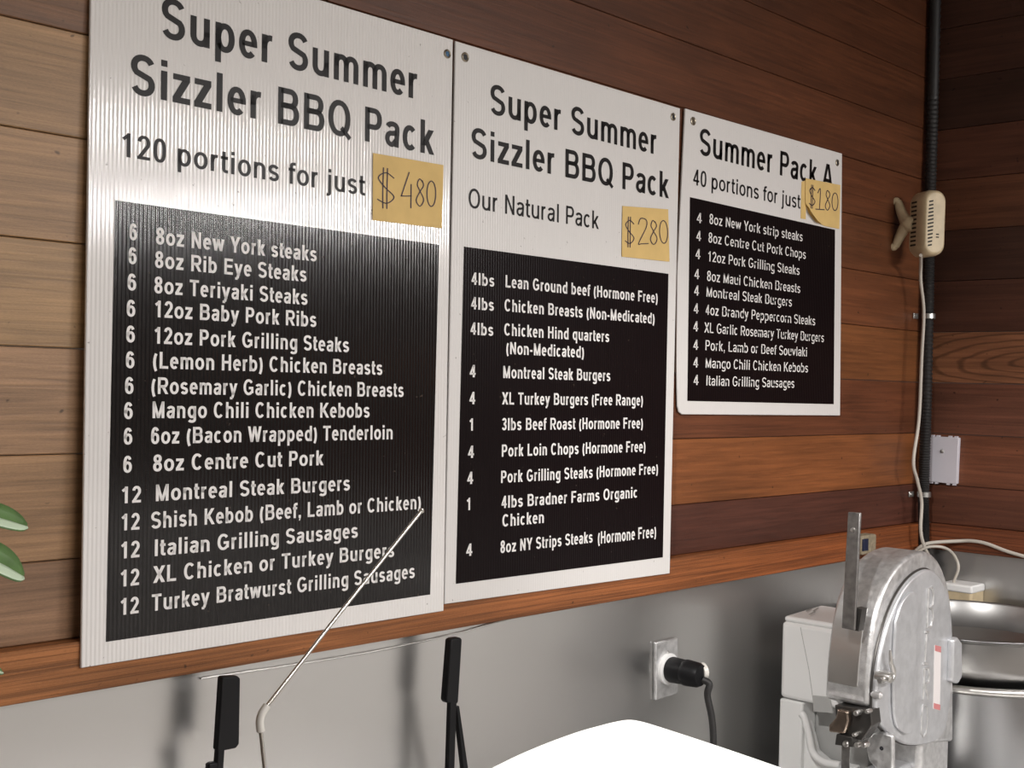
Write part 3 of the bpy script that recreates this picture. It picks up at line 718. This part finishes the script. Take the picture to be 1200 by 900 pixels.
# raised maker letters, top to bottom
def cov_tube(pts, r=.0016, closed=False):
    P = [onY(x, y, YN)+Vector((0, -.0068, 0)) for x, y in pts]
    return P
lt = MB()
def addl(pts, closed=False, r=.0026): lt.tube(cov_tube(pts), r, 8, True, closed)
addl([(1082, 735), (1083.5, 689), (1088, 688), (1089.5, 696), (1088.5, 708), (1084, 711), (1088, 713), (1089, 722), (1087, 733), (1082, 735)])
addl([(1081.5, 742), (1079.5, 775)], r=.0026); addl([(1080, 740), (1084, 740)]); addl([(1077.5, 777), (1082.5, 777)])
addl([(1077.5, 819), (1079, 783), (1083.5, 782), (1084.8, 790), (1083.5, 798), (1079, 801)]); addl([(1079.5, 801), (1083.5, 818)])
addl([(1078.5, 825), (1082.2, 827), (1082.5, 842), (1081, 858), (1078, 863), (1075.4, 858), (1075.6, 842), (1077, 828)], True, .0018)
lt.build('raised_letters', MAT['alum'], co)
m = plank_on_cover([(1091.5, 755), (1099, 757), (1097.5, 832), (1090, 830)], .0008); st = m.build('warning_sticker', MAT['sticker'], co, smooth=False)
for q in ([(1091.8, 755.3), (1098.8, 757), (1098.6, 764), (1091.7, 762)], [(1090.3, 823), (1097.8, 825), (1097.6, 831.5), (1090.2, 829.5)]):
    m = plank_on_cover(q, .0012); m.build('red_band', MAT['stickred'], st, smooth=False)
# latch hook
lk = MB(); lk.tube(smoothpath([onY(x, y, YN-.018) for x, y in [(1043, 762), (1044, 776), (1047, 788), (1044, 797), (1037, 796), (1031, 798)]], 6), [.0025+.0025*min(1, i/10) for i in range(31)], 10)
lo_ = lk.build('latch', MAT['chrome'], sw)
b = MB(); b.lathe([(.00001, -.024), (.009, -.022), (.012, -.008), (.011, 0), (.011, .006)], onY(1031, 792, YN-.006), (0, 1, 0), 18); b.build('latch_pivot', MAT['chrome'], lo_)
b = MB(); b.lathe([(.00001, -.014), (.007, -.010), (.008, 0), (.004, .008)], onY(1026, 814, YN-.004), (0, 1, 0), 16); b.build('knob', MAT['alum'], sw)
# rear grip pad
m = MB(); m.prism([onY(x, y, YN)+Vector((0, -.004, 0)) for x, y in [(1107, 748), (1113, 745), (1118, 752), (1118, 792), (1113, 800), (1106, 797)]], (0, -.014, 0)); m.build('grip', MAT['cover'], sw, bevel=.005, seg=3)
# front plate following the front of the head
def head_strip(i0, i1, ya, yb, o, t):
    mb = MB(); pts = []; n = len(curve)
    seg = curve[i0:i1]
    for k, p in enumerate(seg):
        a = curve[max(i0+k-1, 0)]; c_ = curve[min(i0+k+1, n-1)]
        tg = Vector((c_.x-a.x, 0, c_.z-a.z)).normalized(); nr = Vector((-tg.z, 0, tg.x))
        pts.append((Vector((p.x, 0, p.z)), nr))
    outer = [p+nr*(o+t) for p, nr in pts]; inner = [p+nr*o for p, nr in pts]
    ring = outer+inner[::-1]
    mb.prism([(p.x, ya, p.z) for p in ring], (0, yb-ya, 0)); return mb
head_strip(3, 15, YN+.026, YF-.006, -.001, .003).build('front_plate', MAT['chrome'], sw, bevel=.0008, seg=1)
# upper guide bar rising from the slot in the plate
gx = 2.085
def bar_pts(pxs): return [onX(x, y, gx) for x, y in pxs]
m = MB(); m.prism(bar_pts([(993.5, 600), (1008, 601), (1001, 739), (986, 736)]), (.007, 0, 0)); gb = m.build('guide_bar', MAT['bar'], sw, bevel=.0015)
m = MB(); m.lathe([(.0045, 0), (.0042, -.002), (.00001, -.0026)], onX(999.5, 621, gx-.0001), (1, 0, 0), 14); m.build('screw', MAT['chrome'], gb)
m = MB(); m.prism([onX(x, y, gx+.012) for x, y in [(998, 738), (1006, 740), (1010, 714), (1003, 712)]], (.02, 0, 0)); m.build('slot_block', MAT['gun'], sw)
# guide assembly below the head
def blk(name, pxs, X, t, mat, bev=.0015):
    m = MB(); m.prism([onX(x, y, X) for x, y in pxs], (t, 0, 0)); return m.build(name, MAT[mat], sw, bevel=bev)
blk('guide_block', [(978, 826), (1020, 832), (1022, 850), (1010, 868), (985, 862), (980, 845)], 2.112, .035, 'gun')
blk('guide_bracket', [(981, 831), (993, 834), (994, 845), (990, 860), (971, 858), (971, 850), (979, 841)], 2.095, .016, 'copper', .003)
blk('guide_foot', [(980, 860), (999, 864), (1000, 876), (978, 873)], 2.100, .02, 'gun')
for (x, y, r) in ((1003, 836, .005), (1016, 834, .004), (991, 872, .006), (1004, 873, .005), (1012, 873, .0055), (1001, 861, .004)):
    m = MB(); m.lathe([(r, .014), (r, 0), (r*.8, -.003), (.00001, -.0035)], onX(x, y, 2.098), (1, 0, 0), 14); m.build('bolt', MAT['chrome'], sw)
bt = onX(992, 874, 2.115); m = MB(); m.box((2.112, bt.y-.008, CZ+.04), (2.1135, bt.y+.008, bt.z)); m.build('blade', MAT['bar'], sw, smooth=False)
# lower guard, throat and column
m = MB(); P = [onX(x, y, 2.17) for x, y in [(1016, 868), (1022, 860), (1032, 858), (1046, 862), (1046, 905), (1030, 905), (1018, 892), (1015, 880)]]; m.prism(P, (.012, 0, 0)); m.build('lower_guard', MAT['alum'], sw, bevel=.003)
m = MB(); m.lathe([(.004, 0), (.00001, -.001)], onX(1033, 877, 2.1695), (1, 0, 0), 12); m.build('guard_hole', MAT['hole'], sw)
pcx = onY(1086, 870, YN).x; pcr = onY(1120, 870, YN).x; pz = onY(1100, 868, YN).z+.03
m = MB(); m.box((pcx, YN+.012, CZ+.03), (pcr, YF, pz)); m.build('column', MAT['alum'], sw, bevel=.012, seg=4)
m = MB(); m.box((2.16, YN+.03, CZ+.03), (pcx+.01, YF-.01, pz-.07)); m.build('throat_plate', MAT['cover'], sw, bevel=.006)
m = MB(); m.box((2.0, YN-.12, CZ+.012), (2.47, YF+.02, CZ+.04)); m.build('table', MAT['chrome'], sw, bevel=.004)
m = MB(); m.box((2.05, YN-.04, CZ), (2.46, YF, CZ+.014)); m.build('base', MAT['alum'], sw, bevel=.003)

# ------------------------------------------------------------------ white machine behind the saw
WX = 2.30
wm = thing('countertop_machine', 'tall white plastic machine standing behind the silver meat saw', 'machine', (2.4, -.16, CZ))
def wp(x, y, X=WX): return onX(x, y, X)
yl = wp(915, 760).y; yr = -.262
ztop = wp(917, 728).z
def zt(px, py): return wp(px, py).z
m = MB(); m.box((WX, yr, wp(955, 826).z), (2.46, yl, ztop)); m.build('upper_body', MAT['wplastic'], wm, bevel=.009, seg=4)
# sloping lid
lz = ztop-.001
m = MB(); m.prism([(WX+.004, yl-.003, lz), (WX+.004, yr+.002, lz), (2.455, yr+.002, lz+.006), (2.455, yl-.003, lz+.006)], (0, 0, .012)); m.build('lid', MAT['wplastic'], wm, bevel=.006, seg=3)
mm = MB()
for (a, bb) in (((945, 716), (951, 713)), ((953, 716), (959, 712)), ((948, 720), (955, 717))):
    p, q = onZ(*a, ztop+.0175), onZ(*bb, ztop+.0175); mm.tube([p, q], .0012, 6)
mm.build('embossed_mark', MAT['wgrey'], wm)
m = MB(); m.box((WX, yl+.0, CZ), (2.46, wp(939, 880).y, wp(955, 827).z)); m.build('side_pillar', MAT['wplastic'], wm, bevel=.004)
m = MB(); m.box((WX+.05, wp(941, 880).y+.002, CZ), (2.45, yr, wp(955, 827).z)); m.build('recess', MAT['wgrey'], wm, bevel=.003)
m = MB(); m.tube(smoothpath([wp(x, y, WX-.002) for x, y in [(939, 836), (943, 842), (948, 862), (953, 882), (966, 893), (985, 897)]], 6), .0075, 12); m.build('recess_lip', MAT['wplastic'], wm)
m = MB(); m.prism([wp(x, y, WX+.012) for x, y in [(941, 838), (948, 862), (953, 882), (966, 893), (1000, 900), (1000, 925), (930, 925), (930, 838)]], (.03, 0, 0)); m.build('curved_apron', MAT['wplastic'], wm, bevel=.003)
m = MB(); m.prism([wp(x, y, WX-.003) for x, y in [(952, 815), (972, 817), (976, 836), (953, 834)]], (.006, 0, 0)); m.build('latch_panel', MAT['wgrey'], wm, bevel=.001)
m = MB(); m.tube([wp(938, 735, WX-.0002), wp(948, 785, WX-.0002), wp(953, 822, WX-.0002)], .0007, 6); m.build('panel_seam', MAT['wgrey'], wm)

# ------------------------------------------------------------------ pots
PC = Vector((2.79, -.279, 0))
def rimz(py, px, dist): return CAMP.z - (py - (450+(px-600)*math.tan(ROL)))*dist/F
zp = .955
sp_ = thing('stock_pot', 'large steel stock pot with rolled rim standing beside the meat saw', 'pot', (PC.x, PC.y, CZ))
R1 = .258
m = MB(); h0 = zp-CZ
m.lathe([(.00001, .002), (R1-.02, .002), (R1-.006, .01), (R1-.004, .03), (R1-.004, h0-.03), (R1-.002, h0-.024), (R1-.002, h0-.012), (R1-.006, h0-.012), (R1-.008, .03), (R1-.03, .008), (.00001, .008)], (PC.x, PC.y, CZ), seg=72); m.build('pot_body', MAT['pot'], sp_)
m = MB(); m.tube([(PC.x+(R1+.001)*math.cos(t), PC.y+(R1+.001)*math.sin(t), zp-.012) for t in [2*math.pi*k/72 for k in range(72)]], .009, 14, False, True); m.build('rolled_rim', MAT['chrome'], sp_)
bw = thing('steel_bowl', 'wide dented steel bowl nested on top of the large stock pot', 'bowl', (PC.x, PC.y, zp))
R2 = .264; zr = 1.046
m = MB(); hh = zr-zp
m.lathe([(.00001, -.06), (.16, -.06), (.215, -.03), (.238, 0), (.252, .012), (.260, .03), (R2-.004, hh-.008), (R2, hh-.004), (R2, hh), (R2-.003, hh+.002), (R2-.006, hh-.002), (.257, .03), (.235, .006), (.20, -.03), (.15, -.055), (.00001, -.055)], (PC.x, PC.y, zp), seg=80); m.build('bowl_body', MAT['potdark'], bw)
m = MB(); m.tube([(PC.x+R2*math.cos(t), PC.y+R2*math.sin(t), zr) for t in [2*math.pi*k/80 for k in range(80)]], .0028, 10, False, True); m.build('bowl_rim', MAT['pot'], bw)

# ------------------------------------------------------------------ fittings on the walls
# conduit in the corner
cd = MB(); path = smoothpath([(3.080, -.020, 2.74), (3.082, -.020, 2.3), (3.076, -.022, 2.0), (3.080, -.022, 1.8), (3.074, -.026, 1.5), (3.072, -.026, 1.3), (3.072, -.030, 1.19), (3.074, -.032, 1.05), (3.07, -.03, CZ)], 60)
rr = [(.0126, .0148)[i % 2] for i in range(len(path))]
cd.tube(path, rr, 14); tag(cd.build('flexible_conduit', MAT['rubber']), 'black ribbed conduit running down the corner of the wood walls', 'conduit')
def clamp(px, py, label):
    c = onY(px, py, -.026); c.x = 3.075
    r_ = thing('conduit_clamp', label, 'clamp', c, 'metal clamps on the corner conduit')
    m = MB(); m.lathe([(.0155, -.007), (.0172, -.006), (.0172, .006), (.0155, .007)], (c.x, -.026, c.z), (0, 0, 1), 24); m.build('strap', MAT['galv'], r_)
    m = MB(); m.box((c.x-.036, -.004, c.z-.007), (c.x-.010, -.001, c.z+.007)); e = m.build('ear', MAT['galv'], r_, bevel=.001)
    m = MB(); m.lathe([(.005, 0), (.004, -.003), (.00001, -.004)], (c.x-.028, -.004, c.z), (0, 1, 0), 12); m.build('screw', MAT['galv'], e)
clamp(1083, 370, 'shiny metal clamp holding the conduit just below the vented cream unit')
clamp(1077, 580, 'metal clamp holding the conduit just above the lower wood rail')

# cream vented unit on its bracket
vc = Vector((2.930, -.085, 0)); vc.z = 1.55-(262-461)*(vc.x*_fw.x+(vc.y+S)*_fw.y)/F
vu = thing('vented_unit', 'aged cream plastic unit with vent slots on a bracket near the corner', 'wall unit', vc)
yaw = math.radians(-121)                 # where the front looks
fwd = Vector((math.cos(yaw), math.sin(yaw), 0)); sd = Vector((-math.sin(yaw), math.cos(yaw), 0)); up = Vector((.02, 0, 1)).normalized()
hw, hd, hh_ = .031, .034, .080
def L(a, d, z): return vc+sd*a+fwd*d+up*z
def rsec(w_, h_, r, n=8):
    out = []
    for cx_, cz_, a in ((w_-r, h_-r, 0), (-w_+r, h_-r, 90), (-w_+r, -h_+r, 180), (w_-r, -h_+r, 270)):
        for k in range(n+1):
            t = math.radians(a+90*k/n); out.append((cx_+r*math.cos(t), cz_+r*math.sin(t)))
    return out
m = MB()
layers = [(-hd, .88), (-hd+.010, 1.0), (hd-.016, 1.0), (hd-.006, .95), (hd, .82)]
sec = rsec(hw, hh_, .027); n = len(sec); vs = []; fs = []
for d_, k in layers: vs += [L(a*k, d_, z*(1-(1-k)*.5)) for a, z in sec]
for i in range(len(layers)-1):
    for k in range(n): fs.append((i*n+k, i*n+(k+1) % n, (i+1)*n+(k+1) % n, (i+1)*n+k))
fs += [list(range(n))[::-1], [(len(layers)-1)*n+k for k in range(n)]]
m.add(vs, fs); vb = m.build('unit_body', MAT['cream'], vu, bevel=.002)
SL = [MB() for _ in range(4)]; cur = [0]
def slot(c, a, b_, t, nrm):
    """thin dark recess strip"""
    c = Vector(c); a = Vector(a); bq = Vector(b_)
    SL[cur[0]].prism([c-a-bq, c+a-bq, c+a+bq, c-a+bq], nrm*t)
SG = -1   # side facing the camera's left
for k in range(11):
    z = -.052+k*.0104
    slot(L(SG*(hw+.0003), -.010, z), fwd*.011, up*.0022, .0006, sd*SG)
cur[0] = 1
for k in range(13):
    z = -.055+k*.0088; ln = .011-.0035*abs(k-6)/6
    slot(L(SG*.014, hd+.0002, z), (sd*.9+up*.22).normalized()*ln*.75, up*.0019, .0006, fwd)
cur[0] = 2
for k in range(11): slot(L(-SG*(hw+.0003), .004, -.05+k*.0088), fwd*.010, up*.0019, .0006, -sd*SG)
cur[0] = 3
for k in range(2): slot(L(-SG*.006+k*.0, hd+.0002, -.028-k*.007), sd*.004, up*.0014, .0006, fwd)
for k in range(7): slot(L(SG*.010-SG*k*.0035, hd-.003, -.066), sd*.0006, up*.004, .0006, fwd)
for q, nm_ in zip(SL, ('side_vent', 'front_vent', 'side_vent', 'label_print')): q.build(nm_, MAT['slot'], vb, smooth=False)
bk = MB()
bc = L(SG*hw*.8, -hd*.6, 0)
wl_ = onY(1052, 236, -.006); w2_ = onY(1049, 289, -.006)
hub = onY(1064, 262, -.040)
for q in (wl_, w2_): bk.tube(smoothpath([bc, hub, hub.lerp(q, .45)+Vector((.006, .006, 0)), q], 6), [.017]*7+[.016-.0006*i for i in range(12)], 10)
bo_ = bk.build('mounting_bracket', MAT['cream'], vu)
for q in (wl_, w2_):
    m = MB(); m.lathe([(.010, .006), (.010, 0), (.007, -.004), (.00001, -.005)], q, (0, 1, 0), 14); m.build('mounting_foot', MAT['cream'], bo_)

# cables
def cable(name, pts, r, mat, label, cat='cable', grp=None):
    m = MB(); m.tube(smoothpath(pts, 10), r, 10); o = m.build(name, MAT[mat]); tag(o, label, cat, grp); return o
cable('power_cable', [onY(x, y, Y) for x, y, Y in [(1079, 299, -.085), (1079, 312, -.06), (1079, 330, -.05), (1082.5, 366, -.050), (1080, 420, -.05), (1077, 490, -.05), (1070.5, 540, -.05), (1075, 563, -.05), (1080, 588, -.05), (1079, 620, -.052), (1083, 640, -.055), (1093, 662, -.06), (1100, 700, -.06), (1104, 760, -.06)]], .0042, 'cable', 'white cable hanging down the corner from the vented cream unit')
cable('power_cable', [onX(x, y, X) for x, y, X in [(1071, 648, 3.030), (1080, 640, 3.035), (1092, 636, 3.050), (1125, 634, 3.085), (1140, 634, 3.088), (1156, 637, 3.088), (1180, 646, 3.088), (1200, 652, 3.088), (1240, 664, 3.088), (1300, 684, 3.088)]]+[Vector((3.09, -.62, 1.06)), Vector((3.09, -.645, .93)), Vector((3.085, -.64, CZ+.004))], .0045, 'cable', 'white cable running right along the wood rail above the stock pot')
cable('power_cable', [onX(x, y, X) for x, y, X in [(1077, 646, 2.975), (1088, 641, 2.98), (1103, 641, 3.00), (1114, 646, 3.04), (1121, 656, 3.06), (1123, 667, 3.06), (1118, 681, 3.06), (1117, 690, 3.07)]], .0036, 'cable', 'white looped cable curling into the small cream box behind the saw')

# cream control box low on the right wall
cb = thing('junction_box', 'small cream box on the steel wall behind the saw, fed by the looped cable', 'box', (3.07, -.12, .97))
a, bq = onX(1103, 685, 3.04), onX(1139, 683, 3.04)
m = MB(); m.box((3.04, bq.y, .965), (XC-.004, a.y, onX(1120, 690, 3.04).z)); m.build('box_body', MAT['cream'], cb, bevel=.006, seg=3)
zl = onX(1120, 692, 3.04).z
m = MB(); m.box((3.037, bq.y-.002, zl-.004), (XC-.004, a.y+.002, zl+.016)); m.build('box_lid', MAT['wplastic'], cb, bevel=.005, seg=3)

# grey cover plate on the right wall
cpx = [(1088.6, 511), (1123.5, 513), (1121, 567.5), (1086.9, 564.5)]
cvp = thing('cover_plate', 'pale grey plastic cover plate with one screw on the right wood wall', 'cover plate', onX(1104, 567, XC-.01))
XP = XC-.014; P = [onX(x, y, XP) for x, y in cpx]
m = MB(); m.prism(P, (.0135, 0, 0)); m.build('plate', MAT['plate'], cvp, bevel=.002)
tb = MB()
for e0, e1 in ((P[0], P[1]), (P[3], P[2])):
    for k in (.12, .30, .70, .90):
        c = e0.lerp(e1, k); tb.box((XP+.001, c.y-.004, c.z-.0035), (XP+.008, c.y+.004, c.z+.0035))
tb.build('edge_tabs', MAT['plate'], cvp, smooth=False)
m = MB(); m.lathe([(.0055, 0), (.0045, -.002), (.00001, -.003)], onX(1104, 529, XP), (1, 0, 0), 14); m.build('screw', MAT['galv'], cvp)

# stained switch on the rail behind the guide bar
ss = thing('rail_switch', 'small stained cream switch with dark blue rocker on the wood rail behind the saw', 'switch', onY(1018, 650, -.03))
a, bq = onY(1010, 628, -.050), onY(1026, 648, -.050)
m = MB(); m.box((a.x, -.052, bq.z), (bq.x, -.0205, a.z)); m.build('switch_box', MAT['oldbox'], ss, bevel=.004)
m = MB(); c0_, c1_ = onY(1011.5, 632, -.053), onY(1017, 645, -.053); m.box((c0_.x, -.0545, c1_.z), (c1_.x, -.050, c0_.z)); m.build('rocker', MAT['blue'], ss, bevel=.001)

# outlet with plug and cord
op = thing('wall_outlet', 'brushed steel outlet plate on the steel wall below the middle sign', 'outlet', onY(782, 815, -.004))
YP = -.0105
P = [onY(x, y, YP) for x, y in [(768.6, 753), (794.5, 747.5), (795, 813), (768.6, 821)]]
m = MB(); m.prism(P, (0, .007, 0)); pl_ = m.build('outlet_plate', MAT['alum'], op, bevel=.002)
m = MB(); m.lathe([(.004, 0), (.003, -.0015), (.00001, -.002)], onY(783, 765, YP), (0, 1, 0), 12); m.build('screw', MAT['chrome'], pl_)
pcn = onY(782, 783.5, YP)
m = MB(); m.lathe([(.030, .0), (.030, -.006), (.026, -.008), (.00001, -.008)], pcn, (0, 1, 0), 28); m.build('receptacle', MAT['wplastic'], op)
pg = thing('power_plug', 'large round black plug with its cord in the steel outlet', 'plug', pcn+Vector((0, -.008, 0)))
m = MB(); m.lathe([(.00001, -.008), (.0235, -.008), (.025, -.012), (.0235, -.042), (.025, -.044), (.025, -.050), (.0235, -.072), (.020, -.079), (.00001, -.080)], pcn, (0, 1, 0), 32); m.build('plug_body', MAT['black'], pg)
m = MB(); e0 = pcn+Vector((.012, -.068, .004)); m.lathe([(.0, 0), (.016, .001), (.016, .010), (.0, .011)], e0, (.8, -.3, .1), 20); m.build('cord_clamp', MAT['sleeve'], pg)
m = MB(); tip = pcn+Vector((.006, -.078, -.008))
m.tube(smoothpath([tip, tip+Vector((.006, -.012, -.008)), onY(829, 815, tip.y-.01), onY(834, 840, tip.y-.008), onY(836, 868, tip.y-.004), onY(836, 920, tip.y), onY(834, 960, tip.y)], 8), .0068, 12); m.build('cord', MAT['rubber'], pg)

# bead of cable below the rail, left
cable('thin_cable', [onY(x, y, -.005) for x, y in [(235, 795), (330, 781), (400, 770), (470, 757), (540, 741), (585, 728), (615, 720), (628, 715)]], .0016, 'galv', 'thin pale cable running along the steel wall just under the wood rail')

# black utensils standing against the steel
YU = -.062
def ux(x, y): return onY(x, y, YU)
cl = thing('black_utensil', 'black utensil with wide rectangular paddle standing under the left menu sign', 'utensil', ux(258, 1180), 'black utensils against the steel wall')
m = MB(); m.prism([ux(x, y) for x, y in [(260.5, 795), (263, 793), (279, 792.5), (282, 795), (280.5, 872), (277, 877), (262, 880), (255, 880)]], (0, .012, 0)); m.build('paddle', MAT['black'], cl, bevel=.003)
m = MB(); m.prism([ux(x, y) for x, y in [(256, 876), (264, 876), (262.5, 900), (261, 1100), (253, 1100), (254, 900)]], (0, .010, 0)); m.build('shaft', MAT['black'], cl, bevel=.002)
m = MB(); m.prism([ux(x, y) for x, y in [(245, 896), (249, 894), (256, 893), (256, 930), (245, 930)]], (0, .010, 0)); m.build('side_hook', MAT['black'], cl, bevel=.002)
tg = thing('black_tongs', 'slim black handled tongs with two spread legs under the middle sign', 'utensil', ux(535, 1130), 'black utensils against the steel wall')
m = MB(); m.prism([ux(x, y) for x, y in [(528.5, 750), (532, 748), (540, 747), (542, 749), (537.5, 823), (535, 826), (524.5, 824), (523, 821)]], (0, .014, 0)); m.build('handle', MAT['black'], tg, bevel=.003)
for pts in ([(528, 822), (535.5, 824), (533, 900), (530, 1000), (524, 1000), (525.5, 900)], [(535, 829), (538.5, 827), (549, 900), (560, 1000), (554, 1000), (543, 900)]):
    m = MB(); m.prism([ux(x, y) for x, y in pts], (0, .009, 0)); m.build('leg', MAT['black'], tg, bevel=.0015)

# bent wire standing in front of the big sign
YW = -.42
def wx(x, y): return onY(x, y, YW)
wr = thing('bent_wire_rod', 'thin bright bent wire rod standing in front of the left menu sign', 'rod', (wx(318, 900).x+.03, YW, CZ))
pts = [wx(494, 598.5), wx(400, 716), wx(320, 818), wx(309, 833), wx(304.5, 846), wx(306, 862), wx(310, 900)]
low = wx(310, 900); pts.append(Vector((low.x+.045, YW, CZ)))
P = [pts[0], pts[1], pts[2]]+smoothpath(pts[2:6], 6)[1:]+pts[6:]
m = MB(); m.tube(P, .0022, 10); ro = m.build('wire', MAT['rod'], wr)
m = MB(); m.lathe([(.00001, -.0034), (.0028, -.002), (.0034, 0), (.0028, .002), (.00001, .0034)], pts[0], (0, 0, 1), 12); m.build('tip_bead', MAT['rod'], wr)
m = MB(); m.tube(smoothpath([wx(313, 827), wx(307, 836), wx(304.5, 846), wx(305.5, 857)], 6), .0042, 12); m.build('bend_sleeve', MAT['sleeve'], wr)

# ------------------------------------------------------------------ plant at the left edge
pp = Vector((.33, -.40, CZ))
pt = thing('potted_plant', 'green leafy plant with pale leaf edges at the left edge of the picture', 'plant', pp)
m = MB(); m.lathe([(.00001, .002), (.07, .002), (.10, .17), (.108, .17), (.108, .20), (.098, .20), (.092, .17), (.00001, .17)], pp, seg=36); m.build('plant_pot', MAT['clay'], pt)
m = MB(); m.lathe([(.093, .172), (.05, .178), (.00001, .182)], pp, seg=24); m.build('soil', MAT['soil'], pt)
ctr = Vector((.34, -.44, 1.46))
m = MB(); m.tube(smoothpath([pp+Vector((0, 0, .17)), pp+Vector((.02, -.02, .45)), ctr], 8), .006, 8); stm = m.build('stem', MAT['stemm'], pt)
def leaf(base, tip, w_, nrm, bend=.0):
    base, tip, nrm = Vector(base), Vector(tip), Vector(nrm).normalized()
    ax = tip-base; sd_ = ax.cross(nrm).normalized(); nr = sd_.cross(ax).normalized()
    n = 14; rows = 5
    def grid(sgn, o, lo=-1., hi=1.):
        vs = []; fs = []
        for i in range(n+1):
            t = i/n; ww = w_*max(.04, (1-(2*t-1)**2))**.5*(.75+.25*t)
            c = base.lerp(tip, t)+nr*(bend*math.sin(math.pi*t))
            for k in range(rows):
                q = lo+(hi-lo)*k/(rows-1)
                vs.append(c+sd_*ww*q+nr*(.22*ww*abs(q)+o))
        for i in range(n):
            for k in range(rows-1): fs.append((i*rows+k, i*rows+k+1, (i+1)*rows+k+1, (i+1)*rows+k))
        return vs, fs
    m = MB(); m.add(*grid(1, 0)); o = m.build('leaf', MAT['leaf'], pt); o.modifiers.new('solid', 'SOLIDIFY').thickness = .0006
    m = MB(); m.add(*grid(1, .0007, .12, .92)); e = m.build('pale_edge', MAT['leafpale'], o); e.modifiers.new('solid', 'SOLIDIFY').thickness = .0003
def D(px, py, Y): return onY(px, py, Y)
leaf(D(-60, 596, -.44), D(32, 617, -.44), .014, (.25, -.75, .55), .004)
leaf(D(-60, 640, -.45), D(28, 676, -.45), .018, (.25, -.75, .55), .006)
leaf(D(-70, 775, -.45), D(3, 788, -.45), .012, (0, -.5, .9), .004)
for k in range(9):
    a = k*2.4; z = 1.10+.045*k
    b0 = Vector((.345, -.425, z)); d_ = Vector((math.cos(a)*.8-.5, math.sin(a)*.8, .15)); leaf(b0, b0+d_.normalized()*.10, .017, (-d_.x*.3, -d_.y*.3, 1), .008)

# bodies for the two added spots; no such fixtures are seen
for nm_, loc, aim in (('aimed at the meat saw corner', (.30, -.80, 2.45), (2.5, -.22, 1.02)), ('aimed down at the white display case', (.50, -1.12, 2.6), (.5, -1.12, 1.3))):
    t = thing('added_spotlight', 'added unseen black spotlight '+nm_, 'spotlight', loc)
    d_ = (Vector(aim)-Vector(loc)).normalized(); L0 = Vector(loc)
    m = MB(); m.lathe([(.065, -.02), (.070, -.02), (.070, -.11), (.045, -.15), (.0001, -.15), (.0001, -.145), (.040, -.145), (.064, -.105), (.065, -.02)], L0+d_*.02, d_, 28); m.build('spot_shade', MAT['black'], t)
    m = MB(); m.tube([L0-d_*.13, Vector((loc[0], loc[1], 2.75)) if abs(d_.z) < .95 else L0+Vector((0, 0, .15))], .012, 10); m.build('spot_stem', MAT['black'], t)

# ------------------------------------------------------------------ lamp housings above the picture
for i, (loc, sx, sy, p) in enumerate(LAMPS):
    nm = ['near the corner over the meat saw', 'far back in the room behind the viewer', 'over the left end of the counter'][i]
    t = thing('ceiling_lamp', 'long white ceiling lamp '+nm, 'lamp', loc, 'ceiling lamps')
    x, y, z = loc
    m = MB(); m.box((x-sx/2-.02, y-sy/2-.02, z+.03), (x+sx/2+.02, y+sy/2+.02, z+.08)); m.build('lamp_housing', MAT['lampw'], t, bevel=.01)
    for q in (-.4, .4):
        m = MB(); m.tube([(x+q, y, z+.07), (x+q, y, 2.75)], .004, 8); m.build('hanger', MAT['galv'], t)
